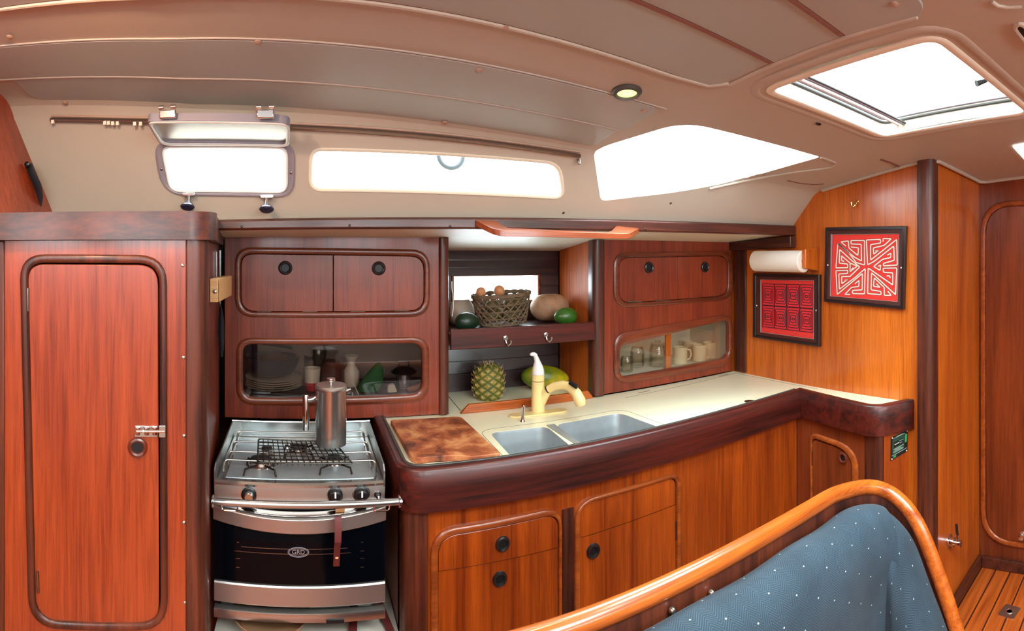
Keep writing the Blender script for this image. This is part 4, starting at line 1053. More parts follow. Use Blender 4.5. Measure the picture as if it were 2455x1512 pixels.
MB().lathe(ft + Vector((0, 0, .006)), [(rr_ * 1.02, 0), (rr_, .004), (rr_ * .92, zt_ - ZW - .008)], 32).obj('body', 'biscuit', fa)
MB().lathe(Vector((ft.x, ft.y, zt_ + .0008)), [(rr_ * .92, 0), (rr_ * .92, zs_ - zt_ - .001)], 32).obj('collar', 'biscuit', fa)
r9 = rr_ * .92
prof = [(r9, 0), (r9 * 1.0, .008), (r9 * .94, .020), (r9 * .72, .036), (r9 * .5, .050)]
rows = []
Zs = Vector((ft.x, ft.y, zs_ + .0008))
for (r, h), dx in zip(prof + [(r9 * .42, .062), (r9 * .38, .074), (r9 * .40, .080), (r9 * .2, .0845)], [0, 0, 0, -.001, -.003, -.007, -.012, -.015, -.016]):
    rows.append([Zs + Vector((dx + r * math.cos(a), r * math.sin(a), h)) for a in [2 * math.pi * j / 28 for j in range(28)]])
MB().loft(rows).obj('lever', 'white_plastic', fa, angle=60)
MB().ell(Zs + Vector((-.021, 0, .079)), .014, .009, .008, 18, 10).obj('lever_tip', 'white_plastic', fa)
# spout arm with the pull-out head
def fpt(px, py, k=1.0):
    d = ray(px, py); return EYE + d * (rho * k)
arm = [fpt(1296, 962), fpt(1304, 948, .998), fpt(1313, 934, .99), fpt(1330, 925, .985), fpt(1350, 922, .975), fpt(1368, 928, .965), fpt(1382, 943, .955), fpt(1390, 960, .95), fpt(1393, 971, .95)]
MB().tube(arm[:3], [.022, .020, .0175], 20, up=(0, 1, 0)).obj('neck', 'biscuit', fa, angle=60)
MB().tube([arm[2].lerp(arm[3], .0), arm[2].lerp(arm[3], .12)], [.0172, .0172], 20, up=(0, 1, 0)).obj('joint', 'black_plastic', fa)
MB().tube([arm[2].lerp(arm[3], .12)] + arm[3:], [.0155, .0165, .0175, .0185, .020, .0225, .018], 20, up=(0, 1, 0)).obj('spray_head', 'biscuit', fa, angle=60)
b1, b2 = fpt(1366, 916, .955), fpt(1384, 928, .945)
MB().tube([b1, b2], [.006, .006], 10, flat=1.4, up=(0, 1, 0)).obj('spray_button', 'black_plastic', fa)
# little hand pump
pp = onz(1253, 1010, ZW)
tp = thing('hand_pump_tap', 'small chrome tap standing at the left end of the faucet base', 'tap', pp)
MB().lathe(pp, [(.010, 0), (.008, .004), (.0065, .008), (.0065, .05), (.0075, .054), (.006, .06)], 16, (.05, 0, 1)).obj('spout', 'chrome', tp)

# pineapple
pn = onz(1171, 955, ZW); Rp, Hp = .062, .152
def pineapple():
    N_, M2 = 120, 96; vs, fs, col = [], [], []
    for i in range(M2 + 1):
        t = i / M2; z = t * Hp
        env = Rp * (max(0.0, 1 - abs((t - .45) / .56) ** 3.2)) ** .5 if 0 < t < 1 else 0
        env = max(env, Rp * (.45 if t < .5 else .32) * (1 if .01 < t < .99 else .05))
        for j in range(N_):
            a = 2 * math.pi * j / N_
            p = 8 * a / (2 * math.pi) + t * 4.6; q = 8 * a / (2 * math.pi) - t * 4.6
            fp_, fq = abs(p % 1 - .5) * 2, abs(q % 1 - .5) * 2
            e = 1 - max(fp_, fq); e = max(0.0, min(1.0, e * 1.7))
            tipv = max(0, 1 - ((p % 1 - .5) ** 2 + (q % 1 - .5) ** 2) * 26)
            r = env * (1 + .085 * math.sqrt(e) + .05 * tipv)
            vs.append((r * math.cos(a), r * math.sin(a), z)); col.append(e * .8 + .2 * tipv)
    for i in range(M2):
        for j in range(N_): fs.append((i * N_ + j, i * N_ + (j + 1) % N_, (i + 1) * N_ + (j + 1) % N_, (i + 1) * N_ + j))
    fs.append(tuple(range(N_ - 1, -1, -1))); fs.append(tuple(M2 * N_ + j for j in range(N_)))
    return vs, fs, col
pt_ = thing('pineapple', 'pineapple without its crown standing in the niche behind the faucet', 'pineapple', pn)
pvv, pff, pcc = pineapple(); mbp = MB(); mbp.add([pn + Vector(v) for v in pvv], pff); po = mbp.obj('body', 'pineapple_skin', pt_, angle=80)
at = po.data.attributes.new('eye', 'FLOAT', 'POINT'); at.data.foreach_set('value', pcc)
sp_ = MB()
for k in range(-6, 16):
    for l in range(-16, 16):
        # crossings of the two spirals are the eyes' centres
        p, q = k + .5, l + .5; a8 = (p + q) / 2; t = (p - q) / 9.2
        if not (.06 < t < .97) or not (0 <= a8 < 8): continue
        a = a8 / 8 * 2 * math.pi; env = Rp * (max(0.0, 1 - abs((t - .45) / .56) ** 3.2)) ** .5
        if env < .02: continue
        d = Vector((math.cos(a), math.sin(a), 0)); b = pn + d * env * 1.09 + Vector((0, 0, t * Hp - .002))
        sd = Vector((-d.y, d.x, 0)) * .0042
        sp_.add([b - sd, b + sd, b + d * .008 + Vector((0, 0, .015)), b + d * .006 + Vector((0, 0, .002))], [(0, 1, 2), (0, 2, 3), (1, 3, 2)])
for k in range(26):
    a = random.random() * 6.28; r = random.uniform(.012, .036); b = pn + Vector((math.cos(a) * r, math.sin(a) * r, Hp - .006))
    d = Vector((math.cos(a), math.sin(a), 0)); sd = Vector((-d.y, d.x, 0)) * .004
    sp_.add([b - sd, b + sd, b + d * .006 + Vector((0, 0, .016)), b - d * .003], [(0, 1, 2), (0, 2, 3), (1, 3, 2)])
bo = sp_.obj('bracts', 'bract', pt_, smooth=False); bo['kind'] = 'stuff'
# papaya
pc_ = onz(1314, 938, ZW); pcn = Vector((pc_.x, pc_.y + .03, ZW + .056))
pa_ = MB().ell(pcn, .056, .056, .112, 32, 22, Matrix.Rotation(math.radians(97), 3, 'Y') @ Matrix.Rotation(.2, 3, 'X'), lambda z: 1.0 + .0 * z - .12 * (z + .2) ** 2 * (1 if z > 0 else .3)).obj('papaya', 'papaya_skin', None, angle=80)
tag(pa_, 'large green and yellow papaya lying behind the faucet', 'papaya')

# ================================================================ ON THE FRUIT SHELF
ZS = E - .302
def basket():
    c = onz(1208, 782, ZS); c = Vector((c.x, 2.155, ZS))
    t = thing('basket', 'openwork woven basket on the shelf, tilted up to the right, holding potatoes and eggs', 'basket', c)
    H_, rb, rt = .125, .098, .125
    tilt = Matrix.Rotation(math.radians(-4), 3, 'Y')
    def P(a, h):
        r = rb + (rt - rb) * h ** .8; r *= 1 + .0 * math.sin(3 * a)
        v = tilt @ Vector((r * math.cos(a) * 1.0, r * .86 * math.sin(a), h * H_)); return c + v + Vector((0, 0, .010))
    w = MB()
    n = 20
    for k in range(n):
        for s in (1, -1):
            w.tube([P(2 * math.pi * (k / n) + s * t_ * 1.15, t_) for t_ in [i / 7 for i in range(8)]], .0031, 5, flat=.6)
    for h in (.03, .25, .48, .70, .9):
        w.tube([P(2 * math.pi * i / 40, h) for i in range(40)], .003, 5, closed=True)
    w.obj('weave', 'wicker', t)
    rim = MB()
    for ph in (0, math.pi):
        rim.tube([P(2 * math.pi * i / 72, 1.0) + Vector((0, 0, math.sin(i * .9 + ph) * .004)) for i in range(72)], .0065, 6, closed=True)
    rim.obj('rim', 'wicker', t)
    b = MB().loft([[P(2 * math.pi * i / 32, .0) for i in range(32)], [c + (P(2 * math.pi * i / 32, .02) - c) * .2 + Vector((0, 0, .006)) for i in range(32)]], cap0=False); b.obj('floor', 'wicker', t)
    return c
bc0 = basket()
spots = [(-.05, .01, .045, 'wide'), (.02, -.03, .045, ''), (.06, .02, .05, ''), (-.01, .04, .05, ''), (-.055, -.02, .088, ''), (.03, .0, .095, ''), (.07, -.01, .10, '')]
for i, (dx, dy, h, _) in enumerate(spots):
    o = MB().ell(bc0 + Vector((dx, dy, h)), .034, .028, .027, 18, 12, Matrix.Rotation(i * .9, 3, 'Z')).obj('potato', 'potato')
    tag(o, ['brownish green potato low in the basket, leftmost of those at the bottom', 'brownish green potato low in the basket, nearest the front', 'brownish green potato low in the basket, rightmost of all', 'brownish green potato at the back bottom of the basket', 'brownish green potato on top at the left of the basket', 'brownish green potato on top in the middle of the basket', 'brownish green potato on top at the right of the basket'][i], 'potato', 'potatoes in the basket')
for px, py, r, side_ in ((1153, 700, .021, 'left'), (1197, 697, .024, 'right')):
    p = ony(px, py, 2.14)
    o = MB().ell(p, r, r * .9, r * 1.0, 20, 14).obj('egg', 'egg'); tag(o, 'brown egg showing above the basket rim, the %s of the two' % side_, 'egg')
def fruit(px, py, wpx, hpx, y, mat, name, label, cat, rot=0, shape=None, depth=.8, extra=None):
    p = ony(px, py, y); k = p.xy.length / F; rx, rz = wpx / 2 * k, hpx / 2 * k
    o = MB().ell(Vector((p.x, y, ZS + rz + .0005)), rz, rz * 1.0, rx, 30, 20, Matrix.Rotation(math.radians(90), 3, 'Y') @ Matrix.Rotation(0, 3, 'X'), shape).obj(name, mat, None, angle=80)
    tag(o, label, cat); return o
fruit(1120, 766, 60, 44, 2.06, 'avocado_dark', 'avocado', 'dark green avocado at the left end of the fruit shelf', 'avocado', shape=lambda z: 1 - .12 * z)
fruit(1356, 750, 60, 42, 2.07, 'avocado_green', 'avocado', 'bright green avocado in front of the tan squash', 'avocado', shape=lambda z: 1 + .1 * z)
fruit(1318, 735, 98, 68, 2.22, 'squash', 'squash', 'large mottled tan squash behind the bright green avocado', 'squash', shape=lambda z: 1 - .06 * math.cos(z * 4))
pq = ony(1108, 742, 2.24); rows = []
for z, wx, wy in ((0, .03, .03), (.01, .05, .042), (.05, .056, .046), (.085, .05, .03), (.10, .04, .012), (.108, .036, .006)):
    rows.append([Vector((pq.x + wx * math.cos(a) * (1 + .06 * math.sin(5 * a + z * 40)), 2.25 + wy * math.sin(a), ZS + z + .001)) for a in [2 * math.pi * j / 36 for j in range(36)]])
o = MB().loft(rows).obj('plastic_bag', 'pouch', None, angle=80); tag(o, 'crinkled pale bag at the left back of the fruit shelf', 'bag')
o = MB().tube([ony(1083, 674, 2.03), ony(1083, 690, 2.03), ony(1086, 705, 2.025), ony(1087, 735, 2.025), ony(1084, 758, 2.03)], .0022, 8).obj('white_cord', 'cord_white'); tag(o, 'short white cord hanging at the left end of the niche', 'cord')
for px in ((1084, 678), (1084, 756)): pass

# ================================================================ INSIDE THE UPPER CABINETS
zA = min(CP.uv(*p)[1] for p in [(582, 953), (1012, 944)]) - .003 + .003
zA = E - .524 - .012 + .0005
zA = None
def floor_of(cabinet):
    s = [c for c in cabinet.children if c.name.startswith('shelf')][0]
    zs = [(s.matrix_basis @ v.co).z for v in s.data.vertices]; b = base_of(cabinet).z
    return b + sorted(zs)[4]
sA = [c for c in ca.children if c.name.startswith('shelf')][0]; zvals = sorted(set(round(v.co.z, 4) for v in sA.data.vertices)); zA = base_of(ca).z + zvals[1] + .001
sB = [c for c in cb.children if c.name.startswith('shelf')][0]; zvals = sorted(set(round(v.co.z, 4) for v in sB.data.vertices)); zB = base_of(cb).z + zvals[1] + .001
def lat(px, y, z, prof, name, mat, label, cat, group=None, n=30, parent=None):
    x = ony(px, 900, y).x
    o = MB().lathe((x, y, z), prof, n).obj(name, mat, parent)
    if parent is None: tag(o, label, cat, group)
    return o
for i in range(5):
    lat(656, 2.17, zA + i * .0085, [(.05, 0), (.07, .003), (.112, .014), (.114, .016), (.110, .016), (.068, .006), (.001, .006)], 'plate', 'china', ['bottom', 'second from the bottom', 'middle', 'second from the top', 'top'][i] + ' cream plate of the stack behind the glass above the stove', 'plate', 'stacked dinner plates', 40)
lat(652, 2.17, zA + .0345 + .018, [(.05, 0), (.085, .012), (.105, .045), (.108, .075), (.104, .076), (.098, .045), (.06, .012), (.001, .008)], 'bowl', 'pot_dark', 'dark blue bowl on the plate stack in the left cabinet', 'bowl')
lat(656, 2.165, zA + .0345 + .050, [(.03, 0), (.05, .01), (.058, .045), (.055, .046), (.04, .012), (.001, .006)], 'bowl', 'pot_brown', 'small red-brown bowl nested in the dark blue bowl', 'bowl')
kp = thing('saucepan', 'dark saucepan standing behind the plate stack', 'saucepan', (ony(600, 900, 2.29).x, 2.29, zA))
lat(600, 2.29, zA, [(.030, 0), (.032, .004), (.032, .17), (.029, .17), (.029, .01), (.001, .008)], 'body', 'pot_dark', None, None, parent=kp)
MB().tube([Vector((ony(612, 0, 2.29).x, 2.285, zA + .165)), Vector((ony(700, 0, 2.27).x, 2.27, zA + .145))], [.009, .007], 8).obj('handle', 'black_plastic', kp)
lat(748, 2.13, zA, [(.020, 0), (.024, .003), (.030, .035)], 'tumbler_base', 'red_plastic', None, None, parent=(tb := thing('tumbler', 'tall tumbler with a red lower half and cream top', 'tumbler', (ony(748, 0, 2.13).x, 2.13, zA))))
lat(748, 2.13, zA + .035, [(.030, 0), (.034, .055), (.031, .055), (.028, 0)], 'tumbler_top', 'china', None, None, parent=tb)
lat(795, 2.18, zA, [(.045, 0), (.05, .006), (.05, .075), (.035, .095), (.035, .108), (.001, .110)], 'jar', 'pot_brown', 'brown stoneware jar in the middle of the left cabinet', 'jar')
lat(842, 2.20, zA, [(.030, 0), (.034, .01), (.034, .06), (.018, .085), (.016, .10), (.028, .122), (.03, .124), (.026, .122), (.001, .1)], 'carafe', 'china', 'cream waisted carafe between the brown jar and green cloth', 'carafe')
lat(765, 2.27, zA, [(.03, 0), (.03, .10), (.034, .14), (.033, .14), (.028, .1), (.001, .01)], 'glass', 'jar_glass', 'tall clear glass at the back of the left cabinet', 'glass')
gx = ony(893, 900, 2.12).x
gc = MB().loft([[Vector((gx + dx + w * math.cos(a), 2.12 + d_ * math.sin(a), zA + z)) for a in [2 * math.pi * j / 20 for j in range(20)]] for z, w, d_, dx in ((0, .045, .03, -.012), (.03, .048, .026, -.004), (.06, .036, .02, .008), (.09, .022, .014, .02), (.108, .006, .006, .024))]).obj('green_cloth', 'green_cloth', None, angle=80)
tag(gc, 'folded green cloth standing behind the glass above the stove', 'cloth')
mk = thing('pressure_pan', 'small steel pot with black lid handle at the right of the left cabinet', 'pot', (ony(968, 0, 2.13).x, 2.13, zA))
lat(968, 2.13, zA, [(.028, 0), (.031, .004), (.031, .060), (.034, .062)], 'body', 'steel', None, None, parent=mk)
lat(968, 2.13, zA + .062, [(.048, 0), (.052, .006), (.03, .022), (.001, .026)], 'lid', 'black_plastic', None, None, parent=mk)
mx_ = ony(968, 0, 2.13).x
MB().tube([(mx_ - .022, 2.13, zA + .08), (mx_ - .017, 2.13, zA + .108), (mx_ + .017, 2.13, zA + .108), (mx_ + .022, 2.13, zA + .08)], .004, 8).obj('handle', 'black_plastic', mk)
o = MB().prism(rpoly([(mx_ - .075, 2.07, zA), (mx_ - .035, 2.07, zA), (mx_ - .045, 2.09, zA + .03), (mx_ - .07, 2.09, zA + .025)], .008, 4), (0, .02, 0)).obj('napkin', 'china', None, bevel=.004); tag(o, 'crumpled white napkin beside the small steel pot', 'napkin')
o = MB().tube([(mx_ + .005, 2.065, zA + .010), (mx_ + .03, 2.06, zA + .016), (mx_ + .06, 2.062, zA + .03)], [.009, .011, .008], 10).obj('wooden_scoop', 'clay'); tag(o, 'reddish wooden scoop lying in front of the small steel pot', 'scoop')
# jars and mugs on the right
def jar(px, y, r, h, label, lid=True):
    x = ony(px, 860, y).x; t = thing('glass_jar', label, 'jar', (x, y, zB), 'glass jars in the right cabinet' if False else None)
    MB().lathe((x, y, zB), [(r * .9, 0), (r, .004), (r, h * .8), (r * .8, h), (r * .78, h), (r * .95, h * .78), (r * .95, .008), (.001, .006)], 28, cap=True).obj('body', 'jar_glass', t)
    if lid: MB().lathe((x, y, zB + h + .0005), [(r * .86, 0), (r * .86, .010), (r * .3, .013), (r * .3, .022), (.001, .024)], 24).obj('lid', 'jar_glass', t)
jar(1502, 2.10, .030, .07, 'short clear glass jar at the left edge of the mug cabinet', False)
jar(1528, 2.16, .034, .095, 'clear glass jar without a lid, second from the left in the mug cabinet', False)
jar(1577, 2.12, .044, .10, 'large clear glass jar with a knobbed lid')
mg = None
def mug():
    t = thing('mug', 'cream mug beside the divider, leftmost of the four mugs', 'mug', (0, 0, 0), 'cream mugs in the right cabinet')
    MB().lathe((0, 0, 0), [(.034, 0), (.037, .003), (.037, .082), (.034, .083), (.034, .008), (.001, .006)], 30).obj('body', 'mug', t)
    MB().tube([(.034, 0, .068), (.052, 0, .066), (.058, 0, .045), (.050, 0, .022), (.034, 0, .018)], .0045, 8, up=(0, 1, 0)).obj('handle', 'mug', t)
    return t
m0 = mug(); mloc = [(1630, 2.10), (1655, 2.20), (1676, 2.09), (1700, 2.11)]; mrot = [-.5, -.3, -.9, 1.7]
for i, (px, y) in enumerate(mloc):
    L_ = (ony(px, 850, y).x, y, zB)
    if i == 0: m0.location = L_; m0.rotation_euler.z = mrot[0]
    else: cm_ = copy_tree(m0, L_, ['', 'cream mug standing behind the gap of two front mugs', 'cream mug with its handle to the right, middle of the cabinet', 'cream mug at the right end of the mug cabinet'][i]); cm_.rotation_euler.z = mrot[i]

# ================================================================ ON THE PICTURE BULKHEAD
WP = Plane((BX, 2.4), (BX, 1.0))
def framed(name, label, outer, inner, base_mat):
    t = thing(name, label, 'picture', WP.pt(*WP.uv(*outer[3]), 0))
    O = P3(WP, outer, 0.001); I = P3(WP, inner, .001)
    t_ = lambda k: [o.lerp(i, k) for o, i in zip(O, I)]
    n = WP.n
    MB().loft([O, [p + n * .018 for p in O], [p + n * .021 for p in t_(.06)], [p + n * .021 for p in t_(.36)], [p + n * .015 for p in t_(.42)]], cap0=False, cap1=False).obj('frame', 'frame_black', t, angle=25)
    MB().loft([[p + n * .015 for p in t_(.40)], [p + n * .017 for p in t_(.5)], [p + n * .014 for p in t_(.85)], [p + n * .010 for p in t_(.98)], [p + n * .004 for p in t_(1.0)]], cap0=False, cap1=False).obj('inner_frame', 'frame_brown', t, angle=25)
    MB().loft([[p + n * .0118 for p in t_(.96)], [p + n * .0125 for p in t_(.985)], [p + n * .009 for p in t_(1.01)]], cap0=False, cap1=False).obj('gilt_edge', 'seam_light', t)
    a = MB().prism([p + n * .003 for p in t_(1.03 - .03)], n * .003).obj('cloth', base_mat, t, smooth=False)
    ml, mr = O[0].lerp(O[3], .5).lerp(I[0].lerp(I[3], .5), .55), O[1].lerp(O[2], .5).lerp(I[1].lerp(I[2], .5), .45)
    screw(ml + n * .018, n, .004, t, 'white_plastic', 'mounting_screw'); screw(mr + n * .018, n, .004, t, 'white_plastic', 'mounting_screw')
    return t, [p + n * .0062 for p in I]
def bil(Q, s, t): return Q[0].lerp(Q[1], s).lerp(Q[3].lerp(Q[2], s), t)
def ribbon(pts, w, n, h, mb, closed=False):
    """flat applied strip following a 3-D polyline lying in a plane with normal n"""
    m = len(pts); L_, R_ = [], []
    for i, p in enumerate(pts):
        if closed: a, b = pts[i - 1], pts[(i + 1) % m]
        else: a, b = pts[max(i - 1, 0)], pts[min(i + 1, m - 1)]
        t1 = (p - a).normalized() if (p - a).length > 1e-7 else (b - p).normalized(); t2 = (b - p).normalized() if (b - p).length > 1e-7 else t1
        t = (t1 + t2); t = t.normalized() if t.length > 1e-3 else t1
        k = min(1.9, 1 / max(.35, abs(t.dot(t1)))); s = n.cross(t).normalized() * w / 2 * k
        L_.append(p + s); R_.append(p - s)
    rows = [[l, l + n * h, r + n * h, r] for l, r in zip(L_, R_)]
    if closed: rows.append(rows[0])
    mb.loft(rows, cap0=not closed, cap1=not closed)
k1 = 6.871
zz = lambda x, y: (1980 + x / k1, 530 + y / k1)
pic1, Q1 = framed('framed_mola', 'framed red textile with white maze lines, the upper and larger of the two pictures', [(1984.4, 545.3), (2176.5, 541.6), (2170.7, 741), (1980.7, 722)], [zz(125, 225), zz(1222, 212), zz(1195, 1320), zz(98, 1228)], 'mola_red')
mlines = [
 [(200,370),(168,770),(365,765),(360,705),(222,690),(230,465),(420,640),(560,755),(400,910),(262,912),(265,1030),(360,960),(310,975)],
 [(200,370),(380,520),(500,680),(640,722),(640,318),(415,318),(418,375),(585,380),(590,655),(470,590),(340,480),(205,372)],
 [(418,425),(540,440),(530,565),(380,440),(375,325),(250,340),(335,410)],
 [(262,570),(262,650),(305,660)],[(262,570),(400,690),(520,740),(400,830),(402,700)],[(455,765),(420,800)],
 [(670,310),(690,720),(800,660),(1120,410),(1130,645),(950,695),(950,735),(1180,720),(1170,300),(740,640),(740,385),(905,360),(900,300),(670,310)],
 [(945,340),(945,285),(1080,290),(960,400),(785,440),(790,545),(870,480),(820,495)],
 [(1015,560),(1075,525),(1070,600),(940,625),(790,745),(895,810),(905,720),(865,745)],
 [(170,815),(365,810),(360,860),(215,870),(225,1120),(480,930),(650,780),(640,1195),(440,1190),(440,1140),(600,1130),(605,860),(190,1205),(168,815)],
 [(480,1030),(550,975),(545,1075),(425,1090),(315,1205),(400,1205)],
 [(700,770),(690,1190),(910,1210),(910,1155),(745,1130),(755,850),(1150,1210),(1170,770),(945,775),(950,840),(1105,850),(1105,1050),(700,770)],
 [(1005,900),(1055,900),(1060,935)],[(835,1030),(895,1090),(785,1070),(800,935),(965,1090),(965,1220),(1080,1220),(1020,1150)]]
white, dark = MB(), MB()
nW = WP.n
def to_pic(pl, off, closed): 
    return [P3(WP, [zz(x, y)], off)[0] for x, y in pl]
for pl in mlines:
    cl = pl[0] == pl[-1]; q = pl[:-1] if cl else pl
    pts = to_pic(q, .0065, cl)
    if cl: sm = rpoly(pts, .005, 3); 
    else:
        sm = rpoly_open3(pts, .005)
    ribbon(sm, .0088, nW, .0006, dark, cl); ribbon([p + nW * .0004 for p in sm], .0056, nW, .0013, white, cl)
dark.obj('dark_outline', 'mola_dark', pic1, smooth=False); white.obj('white_maze', 'mola_cream', pic1, smooth=False)
k2 = 3.024
z2 = lambda x, y: (1740 + x / k2, 380 + y / k2)
pic2, Q2 = framed('framed_mola', 'framed crimson textile with eight nested squares, the lower of the two pictures', [z2(215, 830), z2(695, 840), z2(695, 1360), z2(213, 1290)], [z2(265, 878), z2(646, 884), z2(646, 1305), z2(265, 1255)], 'mola_crimson')
MB().prism([bil(Q2, 0, 0), bil(Q2, 1, 0), bil(Q2, 1, .085), bil(Q2, 0, .07)], nW * .0006).obj('red_band', 'mola_red', pic2, smooth=False)
MB().prism([bil(Q2, 0, .93), bil(Q2, 1, .90), bil(Q2, 1, 1), bil(Q2, 0, 1)], nW * .0006).obj('red_band', 'mola_red', pic2, smooth=False)
d2_ = MB()
for r in range(2):
    for c in range(4):
        s0, s1_ = .02 + c * .243, .02 + c * .243 + .235; t0, t1 = .075 + r * .415, .075 + r * .415 + .405
        for k in range(5):
            i_ = k * .115
            f = lambda a, b, w: a + (b - a) * w
            ring_ = [bil(Q2, f(s0, s1_, i_ * .86), f(t0, t1, i_)), bil(Q2, f(s0, s1_, 1 - i_ * .86), f(t0, t1, i_)), bil(Q2, f(s0, s1_, 1 - i_ * .86), f(t0, t1, 1 - i_)), bil(Q2, f(s0, s1_, i_ * .86), f(t0, t1, 1 - i_))]
            ribbon(rpoly(ring_, .004, 3), .0036, nW, .0008, d2_, True)
d2_.obj('dark_squares', 'mola_dark', pic2, smooth=False)
# paper towel on its bracket
tw = thing('paper_towel_roll', 'white paper towel roll on a wooden bracket above the lower picture', 'paper towel', onx(1870, 625, 1.945))
ta, tb_ = onx(1812, 626, 1.945), onx(1928, 626, 1.945); tb_.z = ta.z = (ta.z + tb_.z) / 2
MB().lathe(ta, [(.046, 0), (.050, .004), (.050, (tb_ - ta).length - .004), (.046, (tb_ - ta).length)], 40, tb_ - ta).obj('paper', 'paper', tw)
MB().lathe(tb_ + (tb_ - ta).normalized() * -.001, [(.018, 0), (.018, .002)], 20, tb_ - ta).obj('core', 'dark_hole', tw)
MB().prism([tb_ + Vector((.004, .0, -.048)), tb_ + Vector((.03, 0, -.05)), tb_ + Vector((.05, -.01, -.05))], (0, -.001, 0)).obj('loose_sheet', 'paper', tw, smooth=False)
br = thing('towel_bracket', 'wooden bracket block holding the near end of the paper towel roll', 'bracket', tb_)
yb1 = tb_.y - .002
MB().prism([Vector((1.925, yb1, tb_.z - .03)), Vector((2.029, yb1, tb_.z - .045)), Vector((2.029, yb1, tb_.z + .065)), Vector((1.925, yb1, tb_.z + .055))], (0, -.022, 0)).obj('cheek', 'bulkhead_veneer', br, bevel=.003)
MB().prism([Vector((1.935, ta.y + .003, ta.z - .03)), Vector((2.029, ta.y + .003, ta.z - .045)), Vector((2.029, ta.y + .003, ta.z + .06)), Vector((1.935, ta.y + .003, ta.z + .05))], (0, .02, 0)).obj('cheek', 'bulkhead_veneer', br, bevel=.003)
# brass hook
hk = thing('brass_hook', 'small brass hook near the top of the picture wall', 'hook', onx(2053, 500, 2.0))
c = onx(2056, 484, BX - .002)
MB().lathe(c, [(.008, 0), (.0075, .003), (.003, .004)], 14, (-1, 0, 0)).obj('plate', 'brass', hk)
MB().tube([c + Vector((-.003, 0, .008)), c + Vector((-.010, .0, -.004)), c + Vector((-.014, .004, -.016)), c + Vector((-.016, .012, -.022)), c + Vector((-.018, .020, -.016)), c + Vector((-.019, .022, -.002))], [.005, .005, .0045, .004, .0035, .005], 8).obj('prong', 'brass', hk)
for x, y in ((1785, 618), (1785, 745), (1786, 872), (1883, 572), (1797, 592)): pass

# ================================================================ PASSAGE WALL: door, fittings, baseboards
DP = Plane((DX, .9), (DX, -1))
dz0, dz1 = E - 1.44, E + .255
dy0, dy1 = .872, .16
df = lambda y0_, y1_, za, zb, r: rpoly([(DX, y0_, za), (DX, y1_, za), (DX, y1_, zb), (DX, y0_, zb)], r, 9)
door = struct(MB().prism([p + DP.n * -.001 for p in df(dy0 - .012, dy1 + .012, dz0 + .012, dz1 - .012, .14)], DP.n * .009), 'door_1', 'door_veneer', bevel=.002)
MB().ring2(df(dy0 - .010, dy1 + .010, dz0 + .010, dz1 - .010, .14), df(dy0 + .016, dy1 - .016, dz0 - .016, dz1 + .016, .16), DP.n, .016).obj('door_frame', 'moulding_light', door)
for z in (E - .03, E - .56, E - 1.08):
    MB().box((DX - .013, dy0 - .008, z - .035), (DX - .009, dy0 + .003, z + .035)).obj('hinge', 'brass', door, smooth=False)
kc = onx(2452, 1280, DX - .012); MB().lathe(kc, [(.016, 0), (.016, .004), (.008, .008), (.008, .02), (.016, .026), (.014, .036), (.001, .038)], 24, (-1, 0, 0)).obj('door_knob', 'chrome', door)
for nm, a, b in (('baseboard_right', (2.07, .878, 0), (DX, .899, .055)), ('baseboard_passage', (DX - .022, -1.6, 0), (DX, .878, .055))):
    struct(MB().box(a, b), nm, 'dark_trim_x', bevel=.004)
R9 = .90
vf = thing('drain_valve', 'chrome fitting with a black pull loop low on the wall beside the floor', 'fitting', ony(2283, 1297, R9))
c = ony(2275, 1297, R9 - .001)
MB().lathe(c, [(.030, 0), (.030, .004), (.018, .006), (.016, .018), (.020, .019), (.020, .026)], 24, (0, -1, 0)).obj('flange', 'chrome', vf)
MB().lathe(c + Vector((0, -.026, 0)), [(.013, 0), (.013, .022), (.016, .023), (.016, .030), (.008, .032)], 20, (0, -1, 0)).obj('spindle', 'chrome', vf)
MB().tube([c + Vector((.004, -.04, .01)), c + Vector((-.012, -.04, .05)), c + Vector((-.006, -.035, .085)), c + Vector((.006, -.035, .08)), c + Vector((.010, -.04, .03))], .003, 6).obj('pull_loop', 'black_plastic', vf)
fl = thing('deck_fitting', 'square steel fitting let into the teak floor', 'floor fitting', onz(2420, 1466, .002))
fc_ = onz(2420, 1466, .0005)
MB().prism(rpoly([fc_ + Vector(v) for v in ((-.045, -.03, 0), (.035, -.045, 0), (.045, .03, 0), (-.035, .045, 0))], .01, 4), (0, 0, .003)).obj('plate', 'nut_metal', fl)
MB().lathe(fc_ + Vector((0, 0, .003)), [(.018, 0), (.018, .002), (.013, .002), (.012, 0)], 24).obj('cap', 'chrome', fl)

# ================================================================ SETTEE in the foreground
se = thing('settee', 'settee with blue patterned cushion and a varnished teak rail, seen from inside', 'settee', (.95, .75, 0))
RZ = E - .655
rail_pts = [Vector((.10, .85, RZ)), Vector((.46, .845, RZ)), Vector((1.06, .84, RZ)), Vector((1.26, .83, RZ - .004)), Vector((1.385, .775, RZ - .03)), Vector((1.405, .68, RZ - .10)), Vector((1.40, .59, RZ - .27)), Vector((1.395, .51, RZ - .48)), Vector((1.39, .43, RZ - .70)), Vector((1.39, .40, RZ - .85))]
def cr(P, n=8):
    out = []; Q = [P[0]] + P + [P[-1]]
    for i in range(1, len(Q) - 2):
        a, b, c, d = Q[i - 1], Q[i], Q[i + 1], Q[i + 2]
        for j in range(n):
            t = j / n; out.append(.5 * ((2 * b) + (c - a) * t + (2 * a - 5 * b + 4 * c - d) * t * t + (3 * b - a - 3 * c + d) * t ** 3))
    out.append(P[-1]); return out
rp_ = cr(rail_pts, 8)
MB().tube(rp_, .0212, 16).obj('top_rail', 'rail_teak', se, angle=60)
